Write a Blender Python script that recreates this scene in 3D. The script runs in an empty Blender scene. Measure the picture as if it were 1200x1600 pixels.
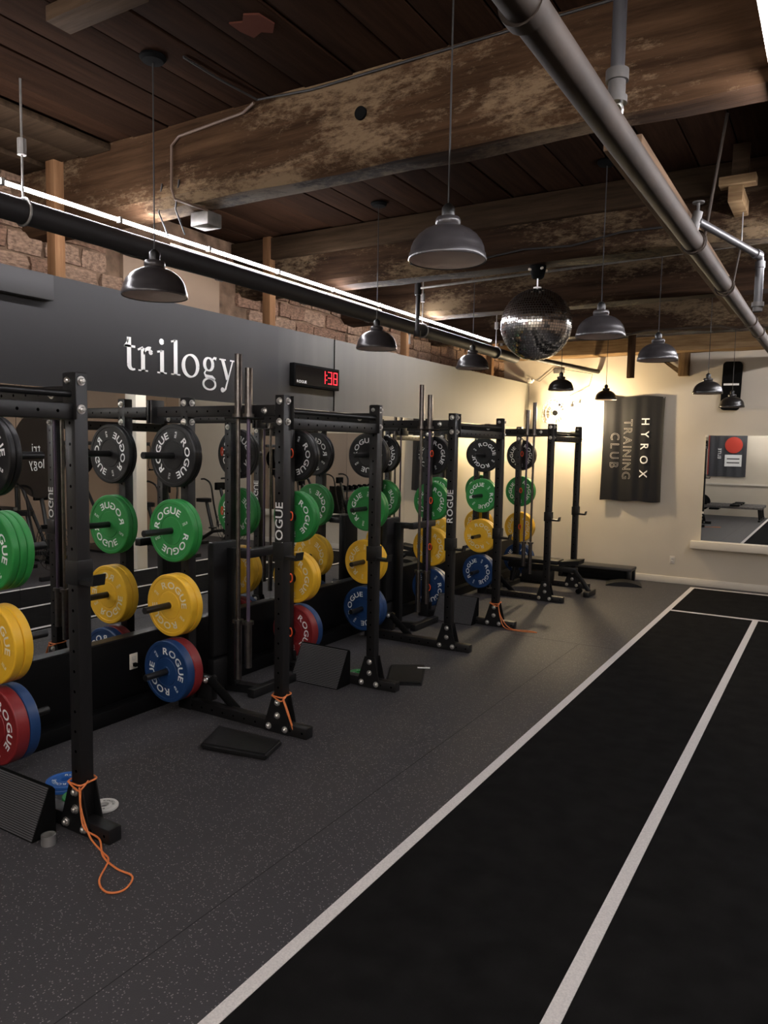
import bpy, bmesh, math, random
from mathutils import Vector, Matrix
random.seed(7)
sc = bpy.context.scene
col = sc.collection
PI = math.pi

# ------------------------------------------------------------------ camera, world, exposure
cd = bpy.data.cameras.new('camera')
cam = bpy.data.objects.new('camera', cd); col.objects.link(cam)
cd.sensor_fit = 'VERTICAL'; cd.sensor_height = 24; cd.sensor_width = 18; cd.lens = 17.601
cd.clip_start = 0.05; cd.clip_end = 80
_r = Vector((0.85532015, 0.51781843, 0.01707389)); _u = Vector((-0.05913883, 0.0648386, 0.99614183)); _f = Vector((-0.51471355, 0.85302991, -0.08608094))
M = Matrix((( _r.x, _u.x, -_f.x, 0), (_r.y, _u.y, -_f.y, 0), (_r.z, _u.z, -_f.z, 1.9545), (0, 0, 0, 1)))
cam.matrix_world = M
sc.camera = cam
w = bpy.data.worlds.new('world'); sc.world = w; w.use_nodes = True
w.node_tree.nodes['Background'].inputs[0].default_value = (0.9, 0.85, 0.8, 1)
w.node_tree.nodes['Background'].inputs[1].default_value = 0.0
sc.view_settings.view_transform = 'Standard'; sc.view_settings.look = 'None'
sc.view_settings.gamma = 1; sc.view_settings.use_curve_mapping = False
sc.view_settings.exposure = 0.75
sc.cycles.max_bounces = 10; sc.cycles.diffuse_bounces = 4; sc.cycles.glossy_bounces = 6
sc.cycles.sample_clamp_indirect = 12
LED_STRENGTH = 78.0          # cool white LED tape above the racks
LED2_STRENGTH = 50.0         # second tape above the turf
LED3_STRENGTH = 85.0         # tape across the room behind the camera (lights the wall seen in the back mirror)
BULB_STRENGTH = 720.0       # warm bulb by the back wall

# ------------------------------------------------------------------ materials
MATS = {}
def mat(name, color, rough=0.5, metal=0.0, spec=0.5, noise=None, bump=None, emit=None, coat=0.0):
    """noise=(scale, amount[, stretch xyz]); bump=(scale,strength)"""
    if name in MATS: return MATS[name]
    m = bpy.data.materials.new(name); m.use_nodes = True
    nt = m.node_tree; n = nt.nodes; L = nt.links
    b = n['Principled BSDF']
    b.inputs['Base Color'].default_value = (*color, 1)
    b.inputs['Roughness'].default_value = rough
    b.inputs['Metallic'].default_value = metal
    b.inputs['Specular IOR Level'].default_value = spec
    b.inputs['Coat Weight'].default_value = coat
    tc = n.new('ShaderNodeTexCoord')
    if noise:
        mp = n.new('ShaderNodeMapping'); L.new(tc.outputs['Object'], mp.inputs['Vector'])
        if len(noise) > 2: mp.inputs['Scale'].default_value = noise[2]
        tx = n.new('ShaderNodeTexNoise'); tx.inputs['Scale'].default_value = noise[0]; tx.inputs['Detail'].default_value = 6
        L.new(mp.outputs['Vector'], tx.inputs['Vector'])
        r = n.new('ShaderNodeValToRGB'); a = noise[1]
        r.color_ramp.elements[0].position = 0.3; r.color_ramp.elements[1].position = 0.7
        r.color_ramp.elements[0].color = (*[c * (1 - a) for c in color], 1)
        r.color_ramp.elements[1].color = (*[min(1, c * (1 + a)) for c in color], 1)
        L.new(tx.outputs['Fac'], r.inputs['Fac']); L.new(r.outputs['Color'], b.inputs['Base Color'])
    if bump:
        t2 = n.new('ShaderNodeTexNoise'); t2.inputs['Scale'].default_value = bump[0]; t2.inputs['Detail'].default_value = 5
        L.new(tc.outputs['Object'], t2.inputs['Vector'])
        bp = n.new('ShaderNodeBump'); bp.inputs['Strength'].default_value = bump[1]; bp.inputs['Distance'].default_value = 0.01
        L.new(t2.outputs['Fac'], bp.inputs['Height']); L.new(bp.outputs['Normal'], b.inputs['Normal'])
    if emit:
        b.inputs['Emission Color'].default_value = (*emit[0], 1); b.inputs['Emission Strength'].default_value = emit[1]
    MATS[name] = m
    return m

def nodes_of(m):
    return m.node_tree.nodes, m.node_tree.links, m.node_tree.nodes['Principled BSDF']

def steel_with_holes():
    """black powder-coated 3x3 tube; 16 mm holes along the local Z axis"""
    m = mat('rack_steel', (0.012, 0.0115, 0.012), 0.42, 0.0, 0.5)
    n, L, b = nodes_of(m)
    tc = n.new('ShaderNodeTexCoord'); s = n.new('ShaderNodeSeparateXYZ'); L.new(tc.outputs['Object'], s.inputs[0])
    def math_(op, a, b_=None):
        k = n.new('ShaderNodeMath'); k.operation = op
        for i, q in enumerate((a, b_)):
            if q is None: continue
            if isinstance(q, (int, float)): k.inputs[i].default_value = q
            else: L.new(q, k.inputs[i])
        return k.outputs[0]
    ax = math_('ABSOLUTE', s.outputs[0]); ay = math_('ABSOLUTE', s.outputs[1])
    lat = math_('ADD', ax, math_('MULTIPLY', math_('LESS_THAN', ay, 0.036), 0.1))   # holes on the +-y faces
    dz = math_('SUBTRACT', math_('ABSOLUTE', math_('SUBTRACT', math_('MODULO', math_('ADD', s.outputs[2], 10.16), 0.1016), 0.0508)), 0.0)
    d = math_('SQRT', math_('ADD', math_('MULTIPLY', lat, lat), math_('MULTIPLY', dz, dz)))
    hole = math_('LESS_THAN', d, 0.0078)
    mx = n.new('ShaderNodeMix'); mx.data_type = 'RGBA'
    mx.inputs[6].default_value = (0.0078, 0.0073, 0.0075, 1); mx.inputs[7].default_value = (0.0006, 0.0006, 0.0006, 1)
    L.new(hole, mx.inputs[0]); L.new(mx.outputs[2], b.inputs['Base Color'])
    sp = math_('MULTIPLY', math_('SUBTRACT', 1.0, hole), 0.5); L.new(sp, b.inputs['Specular IOR Level'])
    return m

def wood(name, c0, c1, axis='Y', rough=0.75, scale=3.0):
    m = mat(name, c0, rough, 0, 0.04)
    n, L, b = nodes_of(m)
    tc = n.new('ShaderNodeTexCoord'); mp = n.new('ShaderNodeMapping'); L.new(tc.outputs['Object'], mp.inputs['Vector'])
    oi = n.new('ShaderNodeObjectInfo')
    sc_ = {'X': (0.6, 9, 9), 'Y': (9, 0.6, 9), 'Z': (9, 9, 0.6)}[axis]
    mp.inputs['Scale'].default_value = sc_
    ad = n.new('ShaderNodeVectorMath'); ad.operation = 'ADD'; L.new(mp.outputs[0], ad.inputs[0])
    ml = n.new('ShaderNodeMath'); ml.operation = 'MULTIPLY'; ml.inputs[1].default_value = 37; L.new(oi.outputs['Random'], ml.inputs[0])
    L.new(ml.outputs[0], ad.inputs[1])
    t = n.new('ShaderNodeTexNoise'); t.inputs['Scale'].default_value = scale; t.inputs['Detail'].default_value = 8; t.inputs['Roughness'].default_value = 0.65
    L.new(ad.outputs[0], t.inputs['Vector'])
    r = n.new('ShaderNodeValToRGB'); r.color_ramp.elements[0].color = (*c0, 1); r.color_ramp.elements[1].color = (*c1, 1)
    r.color_ramp.elements[0].position = 0.35; r.color_ramp.elements[1].position = 0.72
    L.new(t.outputs['Fac'], r.inputs['Fac'])
    hv = n.new('ShaderNodeHueSaturation'); L.new(r.outputs[0], hv.inputs['Color'])
    mr = n.new('ShaderNodeMapRange'); mr.inputs[3].default_value = 0.7; mr.inputs[4].default_value = 1.25; L.new(oi.outputs['Random'], mr.inputs[0]); L.new(mr.outputs[0], hv.inputs['Value'])
    L.new(hv.outputs[0], b.inputs['Base Color'])
    bp = n.new('ShaderNodeBump'); bp.inputs['Strength'].default_value = 0.35; bp.inputs['Distance'].default_value = 0.01
    L.new(t.outputs['Fac'], bp.inputs['Height']); L.new(bp.outputs[0], b.inputs['Normal'])
    return m

def worn_beam(name, base, dark, chip, axis='X'):
    """old timber with flaking distemper"""
    m = wood(name, dark, base, axis, 0.8, 2.2)
    n, L, b = nodes_of(m)
    src = b.inputs['Base Color'].links[0].from_socket
    tc = n.new('ShaderNodeTexCoord'); mp = n.new('ShaderNodeMapping'); L.new(tc.outputs['Object'], mp.inputs[0])
    mp.inputs['Scale'].default_value = (0.8, 1.0, 2.2) if axis == 'X' else (1.6, 1, 1.6)
    t1 = n.new('ShaderNodeTexNoise'); t1.inputs['Scale'].default_value = 1.3; t1.inputs['Detail'].default_value = 3; L.new(mp.outputs[0], t1.inputs[0])
    t2 = n.new('ShaderNodeTexNoise'); t2.inputs['Scale'].default_value = 16; t2.inputs['Detail'].default_value = 10; t2.inputs['Roughness'].default_value = 0.78; L.new(mp.outputs[0], t2.inputs[0])
    a = n.new('ShaderNodeMath'); a.operation = 'MULTIPLY_ADD'; a.inputs[1].default_value = 1.3; L.new(t1.outputs['Fac'], a.inputs[0]); L.new(t2.outputs['Fac'], a.inputs[2])
    r = n.new('ShaderNodeValToRGB'); r.color_ramp.elements[0].position = 0.585; r.color_ramp.elements[1].position = 0.68
    k = n.new('ShaderNodeMath'); k.operation = 'MULTIPLY'; k.inputs[1].default_value = 0.5; L.new(a.outputs[0], k.inputs[0]); L.new(k.outputs[0], r.inputs[0])
    mx = n.new('ShaderNodeMix'); mx.data_type = 'RGBA'; L.new(r.outputs[0], mx.inputs[0]); L.new(src, mx.inputs[6]); mx.inputs[7].default_value = (*chip, 1)
    L.new(mx.outputs[2], b.inputs['Base Color'])
    return m

def rubber_floor():
    m = mat('rubber_floor', (0.03, 0.03, 0.032), 0.62, 0, 0.35)
    n, L, b = nodes_of(m)
    tc = n.new('ShaderNodeTexCoord')
    t1 = n.new('ShaderNodeTexNoise'); t1.inputs['Scale'].default_value = 1.2; t1.inputs['Detail'].default_value = 5; L.new(tc.outputs['Object'], t1.inputs[0])
    r1 = n.new('ShaderNodeValToRGB'); r1.color_ramp.elements[0].color = (0.038, 0.0355, 0.0385, 1); r1.color_ramp.elements[1].color = (0.054, 0.0505, 0.0535, 1); L.new(t1.outputs['Fac'], r1.inputs[0])
    v = n.new('ShaderNodeTexVoronoi'); v.inputs['Scale'].default_value = 120; L.new(tc.outputs['Object'], v.inputs[0])
    wn = n.new('ShaderNodeSeparateColor'); L.new(v.outputs['Color'], wn.inputs[0])
    c = n.new('ShaderNodeMath'); c.operation = 'GREATER_THAN'; c.inputs[1].default_value = 0.82; L.new(wn.outputs[0], c.inputs[0])
    d = n.new('ShaderNodeMath'); d.operation = 'LESS_THAN'; d.inputs[1].default_value = 0.38; L.new(v.outputs['Distance'], d.inputs[0])
    e = n.new('ShaderNodeMath'); e.operation = 'MULTIPLY'; L.new(c.outputs[0], e.inputs[0]); L.new(d.outputs[0], e.inputs[1])
    mx = n.new('ShaderNodeMix'); mx.data_type = 'RGBA'; L.new(e.outputs[0], mx.inputs[0]); L.new(r1.outputs[0], mx.inputs[6]); mx.inputs[7].default_value = (0.20, 0.185, 0.18, 1)
    L.new(mx.outputs[2], b.inputs['Base Color'])
    t3 = n.new('ShaderNodeTexNoise'); t3.inputs['Scale'].default_value = 160; L.new(tc.outputs['Object'], t3.inputs[0])
    bp = n.new('ShaderNodeBump'); bp.inputs['Strength'].default_value = 0.25; bp.inputs['Distance'].default_value = 0.004; L.new(t3.outputs['Fac'], bp.inputs['Height']); L.new(bp.outputs[0], b.inputs['Normal'])
    return m

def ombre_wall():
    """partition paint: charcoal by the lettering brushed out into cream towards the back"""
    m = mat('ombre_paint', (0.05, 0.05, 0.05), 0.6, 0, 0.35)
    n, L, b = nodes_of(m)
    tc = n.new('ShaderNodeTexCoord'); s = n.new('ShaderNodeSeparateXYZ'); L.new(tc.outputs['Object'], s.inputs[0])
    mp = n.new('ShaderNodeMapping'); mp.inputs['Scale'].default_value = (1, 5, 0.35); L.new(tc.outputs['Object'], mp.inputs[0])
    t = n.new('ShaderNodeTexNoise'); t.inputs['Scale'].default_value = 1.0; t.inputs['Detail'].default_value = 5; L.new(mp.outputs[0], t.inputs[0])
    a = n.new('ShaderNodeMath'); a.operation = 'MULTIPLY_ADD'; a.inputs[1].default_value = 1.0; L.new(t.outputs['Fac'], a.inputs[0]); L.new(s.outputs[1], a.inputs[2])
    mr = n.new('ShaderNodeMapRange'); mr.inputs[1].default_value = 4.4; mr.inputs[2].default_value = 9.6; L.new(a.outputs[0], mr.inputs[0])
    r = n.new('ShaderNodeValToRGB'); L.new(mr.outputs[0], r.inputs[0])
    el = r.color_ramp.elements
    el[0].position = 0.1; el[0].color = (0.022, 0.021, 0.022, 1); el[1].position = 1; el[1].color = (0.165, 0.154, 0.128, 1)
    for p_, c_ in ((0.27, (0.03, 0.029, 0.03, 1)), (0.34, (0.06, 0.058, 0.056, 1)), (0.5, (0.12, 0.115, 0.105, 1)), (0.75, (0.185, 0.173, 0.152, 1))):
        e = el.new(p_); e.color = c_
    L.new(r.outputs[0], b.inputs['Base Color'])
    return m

STEEL = steel_with_holes()
BLACK = mat('black_metal', (0.007, 0.007, 0.0073), 0.4, 0, 0.5)
MATTE = mat('matte_black', (0.0045, 0.0045, 0.0045), 0.85, 0, 0.06)
PANEL = mat('black_panel', (0.0035, 0.0035, 0.0038), 0.5, 0, 0.15)
VINYL = mat('black_vinyl', (0.008, 0.0078, 0.0082), 0.5, 0, 0.3, bump=(60, 0.1))
CHROME = mat('chrome', (0.78, 0.76, 0.73), 0.3, 0.9)
BARSTEEL = mat('bar_steel', (0.19, 0.175, 0.165), 0.3, 1.0, noise=(30, 0.2))
LILAC = mat('lilac_coat', (0.10, 0.074, 0.118), 0.4, 0.4)
WHITE = mat('white_print', (0.85, 0.84, 0.82), 0.5)
MIRROR = mat('mirror_glass', (0.86, 0.88, 0.87), 0.0, 1.0)
CREAM = mat('cream_wall', (0.62, 0.55, 0.44), 0.65, 0, 0.3, noise=(1.1, 0.05))
BEIGE = mat('beige_wall', (0.27, 0.19, 0.135), 0.7, 0, 0.3, noise=(0.8, 0.08))
TRIMW = mat('white_trim', (0.72, 0.66, 0.56), 0.45)
TURF = mat('turf', (0.012, 0.0115, 0.0115), 0.95, 0, 0.05, noise=(7, 0.25), bump=(400, 0.8))
LINE = mat('turf_line', (0.74, 0.70, 0.67), 0.9, 0, 0.1, noise=(120, 0.12), bump=(400, 0.6))
PLANKM = wood('ceiling_plank', (0.0125, 0.0056, 0.003), (0.027, 0.0126, 0.0068), 'Y', 0.9)
BEAM = worn_beam('old_beam', (0.074, 0.040, 0.021), (0.024, 0.0125, 0.007), (0.148, 0.10, 0.058))
BEAMD = worn_beam('dark_beam', (0.05, 0.028, 0.0165), (0.016, 0.009, 0.006), (0.125, 0.088, 0.052))
LEDGER = wood('ledger_wood', (0.03, 0.0185, 0.011), (0.065, 0.041, 0.0245), 'X')
STUD = wood('stud_wood', (0.17, 0.083, 0.038), (0.30, 0.165, 0.083), 'Z')
PALEW = wood('pale_timber', (0.12, 0.072, 0.036), (0.26, 0.175, 0.095), 'X')
STONEM = mat('stone_face', (0.17, 0.098, 0.064), 0.9, 0, 0.2, noise=(9, 0.5), bump=(12, 1.0))
STONE2 = mat('stone_pale', (0.22, 0.14, 0.095), 0.9, 0, 0.2, noise=(8, 0.5), bump=(18, 0.8))
MORTAR = mat('mortar', (0.15, 0.095, 0.062), 0.95, 0, 0.1, noise=(7, 0.5), bump=(14, 1.0))
PIPE = mat('iron_pipe', (0.036, 0.025, 0.018), 0.68, 0.0, 0.2, noise=(5, 0.3))
PIPED = mat('dark_pipe', (0.014, 0.012, 0.012), 0.6, 0.0, 0.25)
GALV = mat('galvanised', (0.25, 0.235, 0.22), 0.45, 0.6, noise=(20, 0.2))
SHADE = mat('pendant_grey', (0.042, 0.038, 0.040), 0.28, 0.2, 0.5, noise=(14, 0.25))
SHADEIN = mat('pendant_lining', (0.72, 0.63, 0.60), 0.4)
CORD = mat('dark_cord', (0.016, 0.014, 0.013), 0.6)
ORANGE = mat('orange_band', (0.72, 0.20, 0.055), 0.55)
CLIP = mat('orange_clip', (0.85, 0.09, 0.02), 0.45)
RUBBER = rubber_floor()
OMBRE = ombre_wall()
PLATE_COL = {'black': (0.0075, 0.0073, 0.0077), 'green': (0.024, 0.235, 0.048), 'yellow': (0.80, 0.45, 0.026), 'blue': (0.012, 0.045, 0.14), 'red': (0.22, 0.018, 0.02), 'white': (0.7, 0.69, 0.66)}
PLATEM = {k: mat('rubber_' + k, c, 0.42, 0, 0.45, noise=(3, 0.1)) for k, c in PLATE_COL.items()}
PRINT_Y = mat('pale_print', (0.80, 0.70, 0.50), 0.5)

# ------------------------------------------------------------------ mesh helpers
class B:
    def __init__(s): s.bm = bmesh.new()
    def box(s, x0, x1, y0, y1, z0, z1, bev=0.0, mi=0, rot=None):
        g = bmesh.ops.create_cube(s.bm, size=1)
        vs = g['verts']
        mx = Matrix.Translation(((x0 + x1) / 2, (y0 + y1) / 2, (z0 + z1) / 2))
        if rot is not None: mx = mx @ rot
        mx = mx @ Matrix.Diagonal((x1 - x0, y1 - y0, z1 - z0, 1))
        bmesh.ops.transform(s.bm, matrix=mx, verts=vs)
        fs = set(f for v in vs for f in v.link_faces)
        for f in fs: f.material_index = mi
        if bev > 0:
            es = list(set(e for v in vs for e in v.link_edges))
            r = bmesh.ops.bevel(s.bm, geom=es, offset=bev, segments=2, affect='EDGES', profile=0.5)
            for f in r['faces']: f.material_index = mi
        return s
    def cyl(s, p0, p1, r, n=16, r2=None, mi=0, caps=True):
        p0 = Vector(p0); p1 = Vector(p1); d = p1 - p0
        q = Vector((0, 0, 1)).rotation_difference(d.normalized()).to_matrix().to_4x4()
        mx = Matrix.Translation((p0 + p1) / 2) @ q
        g = bmesh.ops.create_cone(s.bm, cap_ends=caps, segments=n, radius1=r, radius2=r if r2 is None else r2, depth=d.length, matrix=mx)
        for f in set(f for v in g['verts'] for f in v.link_faces): f.material_index = mi
        return s
    def lathe(s, prof, n=32, mx=None, closed=False, mi=0, mis=None):
        """profile (r, h) spun about local Z"""
        rings = []
        for (r, h) in prof:
            if r < 1e-6: rings.append([s.bm.verts.new((0, 0, h))])
            else: rings.append([s.bm.verts.new((r * math.cos(2 * PI * k / n), r * math.sin(2 * PI * k / n), h)) for k in range(n)])
        allv = [v for rg in rings for v in rg]
        pairs = list(zip(rings[:-1], rings[1:])) + ([(rings[-1], rings[0])] if closed else [])
        for j, (a, b) in enumerate(pairs):
            for k in range(n):
                k2 = (k + 1) % n
                if len(a) == 1 and len(b) == 1: continue
                if len(a) == 1: f = s.bm.faces.new((a[0], b[k2], b[k]))
                elif len(b) == 1: f = s.bm.faces.new((a[k], a[k2], b[0]))
                else: f = s.bm.faces.new((a[k], a[k2], b[k2], b[k]))
                f.material_index = mis[j] if mis else mi
        if mx is not None: bmesh.ops.transform(s.bm, matrix=mx, verts=allv)
        return s
    def path(s, pts, r, n=8, mi=0, closed=False):
        pts = [Vector(p) for p in pts]; m = len(pts); rings = []
        up = Vector((0, 0, 1))
        for i, p in enumerate(pts):
            a = pts[i - 1] if (i > 0 or closed) else pts[i]
            b = pts[(i + 1) % m] if (i < m - 1 or closed) else pts[i]
            t = (b - a).normalized()
            if abs(t.dot(up)) > 0.95: up = Vector((1, 0, 0)) if abs(t.x) < 0.9 else Vector((0, 1, 0))
            u = t.cross(up).normalized(); v = u.cross(t).normalized(); up = v
            rings.append([s.bm.verts.new(p + (u * math.cos(2 * PI * k / n) + v * math.sin(2 * PI * k / n)) * r) for k in range(n)])
        rr = list(zip(rings[:-1], rings[1:])) + ([(rings[-1], rings[0])] if closed else [])
        for a, b in rr:
            for k in range(n):
                f = s.bm.faces.new((a[k], a[(k + 1) % n], b[(k + 1) % n], b[k])); f.material_index = mi
        if not closed:
            s.bm.faces.new(list(reversed(rings[0]))).material_index = mi; s.bm.faces.new(rings[-1]).material_index = mi
        return s
    def prism(s, poly, fn, h0, h1, mi=0):
        """extrude a 2-D polygon: fn(u, v, h) -> xyz"""
        a = [s.bm.verts.new(fn(u, v, h0)) for u, v in poly]; b = [s.bm.verts.new(fn(u, v, h1)) for u, v in poly]
        n = len(poly)
        fs = [s.bm.faces.new(list(reversed(a))), s.bm.faces.new(b)]
        for k in range(n): fs.append(s.bm.faces.new((a[k], a[(k + 1) % n], b[(k + 1) % n], b[k])))
        for f in fs: f.material_index = mi
        return s
    def mesh(s, name, mats, smooth=True, ang=0.6):
        bmesh.ops.recalc_face_normals(s.bm, faces=s.bm.faces[:])
        me = bpy.data.meshes.new(name); s.bm.to_mesh(me); s.bm.free()
        for m in (mats if isinstance(mats, (list, tuple)) else [mats]): me.materials.append(m)
        if smooth and len(me.polygons):
            me.polygons.foreach_set('use_smooth', [True] * len(me.polygons)); me.set_sharp_from_angle(angle=ang)
        return me
    def build(s, name, mats, parent=None, loc=(0, 0, 0), rot=(0, 0, 0), smooth=True, ang=0.6):
        return put(name, s.mesh(name, mats, smooth, ang), parent, loc, rot)

def put(name, me, parent=None, loc=(0, 0, 0), rot=(0, 0, 0), scale=None):
    o = bpy.data.objects.new(name, me); col.objects.link(o)
    o.parent = parent; o.location = loc; o.rotation_euler = rot
    if scale: o.scale = scale
    return o
def tag(o, label, cat, group=None):
    o['label'] = label; o['category'] = cat
    if group: o['group'] = group
    return o
def thing(name, label, cat, loc=(0, 0, 0), rot=(0, 0, 0), group=None):
    return tag(put(name, None, None, loc, rot), label, cat, group)
def struct(o):
    o['kind'] = 'structure'; return o
CACHE = {}
def cached(key, fn):
    if key not in CACHE: CACHE[key] = fn()
    return CACHE[key]

# -------- lettering from the built-in font
GL = {}
def glyph(ch, off=0.0, outline=0.0):
    k = (ch, off, outline)
    if k in GL: return GL[k]
    cu = bpy.data.curves.new('glyph', 'FONT'); cu.body = ch; cu.size = 1; cu.offset = off; cu.resolution_u = 3
    if outline:
        cu.fill_mode = 'NONE'; cu.bevel_depth = outline; cu.bevel_resolution = 0
    ob = bpy.data.objects.new('glyph', cu); col.objects.link(ob)
    dg = bpy.context.evaluated_depsgraph_get(); dg.update()
    me = bpy.data.meshes.new_from_object(ob.evaluated_get(dg))
    vs = [tuple(v.co) for v in me.vertices]; fs = [tuple(p.vertices) for p in me.polygons]
    x0 = min(v[0] for v in vs); x1 = max(v[0] for v in vs)
    vs = [(v[0] - x0, v[1], v[2]) for v in vs]
    bpy.data.objects.remove(ob); bpy.data.curves.remove(cu); bpy.data.meshes.remove(me)
    GL[k] = (vs, fs, x1 - x0)
    return GL[k]
def layout(word, size, xs=1.0, gap=0.12, off=0.0, outline=0.0):
    """list of (verts2d, faces, x_left, width) along a line"""
    x = 0; out = []
    for ch in word:
        if ch == ' ': x += 0.35 * size * xs; continue
        vs, fs, wd = glyph(ch, off, outline)
        out.append(([(v[0] * size * xs, v[1] * size) for v in vs], fs, x, wd * size * xs)); x += (wd + gap) * size * xs
    return out, x - gap * size * xs
def flat_text(word, size, fn, xs=1.0, gap=0.12, off=0.0, outline=0.0, center=True):
    V = []; F = []
    lay, W = layout(word, size, xs, gap, off, outline)
    for vs, fs, x, wd in lay:
        b = len(V)
        V += [fn(v[0] + x - (W / 2 if center else 0), v[1]) for v in vs]; F += [tuple(i + b for i in f) for f in fs]
    return V, F
def arc_text(word, size, R, ang, xs=1.0, gap=0.14, off=0.0):
    """text running clockwise on a circle of radius R (baseline), centred at angle ang, 2-D coords"""
    V = []; F = []
    lay, W = layout(word, size, xs, gap, off)
    for vs, fs, x, wd in lay:
        a = ang - ((x + wd / 2) - W / 2) / (R + size * 0.35)
        b = len(V); ca, sa = math.cos(a - PI / 2), math.sin(a - PI / 2)
        for v in vs:
            u = v[0] - wd / 2; q = v[1] + R
            V.append((u * ca - q * sa, u * sa + q * ca))
        F += [tuple(i + b for i in f) for f in fs]
    return V, F
def text_mesh(name, V, F, m):
    me = bpy.data.meshes.new(name); me.from_pydata(V, [], F); me.materials.append(m); me.update(); return me

def rib(bm_, pts, ws, fn, h0, h1):
    """ribbon of varying width with a rounded look, as a prism"""
    pts = [Vector(p) for p in pts]; n = len(pts); Lp = []; Rp = []
    for i, p in enumerate(pts):
        t = (pts[min(i + 1, n - 1)] - pts[max(i - 1, 0)]).normalized(); nn = Vector((-t.y, t.x)); w_ = ws[i] / 2
        Lp.append(p + nn * w_); Rp.append(p - nn * w_)
    for i in range(n - 1):
        bm_.prism([Lp[i], Lp[i + 1], Rp[i + 1], Rp[i]], fn, h0, h1)

# ------------------------------------------------------------------ setting
XW, YB, ZC = -4.38, 11.757, 3.78
YF, XR, XS = -2.1, 3.6, -4.85
fl = struct(B().box(XS, XR, YF, YB, -0.12, 0).build('floor', RUBBER, smooth=False))
SEAM = mat('floor_seam', (0.012, 0.0115, 0.012), 0.8)
B().box(-2.152, -2.148, YF + 0.02, 7.43, 0, 0.0006).build('roll_seam', SEAM, fl, smooth=False)
B().box(-4.2, -1.74, 7.428, 7.432, 0, 0.0006).build('roll_seam', SEAM, fl, smooth=False)
# right wall, front wall, back wall
struct(B().box(XR, XR + 0.12, YF, YB, 0, ZC).build('wall_right', BEIGE, smooth=False))
struct(B().box(XS - 0.2, XR + 0.12, YF - 0.12, YF, 0, ZC).build('wall_front', CREAM, smooth=False))
struct(B().box(XS - 0.2, XR + 0.12, YB, YB + 0.12, 0, ZC).build('wall_back', CREAM, smooth=False))
struct(B().box(XW, XR, YB - 0.018, YB, 0, 0.10, 0.003).build('baseboard_back', TRIMW))
struct(B().box(-3.7, XR, YF, YF + 0.03, 0.95, 1.01, 0.004).build('trim_1', TRIMW))
# left partition with the mirror band
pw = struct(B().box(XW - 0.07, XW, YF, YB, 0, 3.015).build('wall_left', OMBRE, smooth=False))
B().box(XW, XW + 0.05, YF + 0.01, YB - 0.02, 0.0, 0.545, 0.004).build('lower_panel', PANEL, pw)
B().box(XW + 0.05, XW + 0.16, YF + 0.01, YB - 0.02, 0.0, 0.105, 0.004).build('plinth', PANEL, pw)
B().box(XW, XW + 0.055, YF + 0.01, YB - 0.02, 0.545, 0.556).build('mirror_ledge', BLACK, pw)
B().box(XW, XW + 0.012, 6.2385, 6.2405, 2.305, 3.012).build('board_seam', MATTE, pw)
mr_ = thing('wall_mirror', 'long gym mirror of joined panels on the left wall behind the racks', 'mirror', (XW, 0, 0.556))
yy = YF + 0.04; k = 0
while yy < YB - 0.06:
    y1 = min(yy + 1.22, YB - 0.03)
    B().box(0.001, 0.007, yy + 0.0015, y1 - 0.0015, 0.0, 1.745).build('mirror_panel', MIRROR, mr_, smooth=False)
    yy = y1
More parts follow.
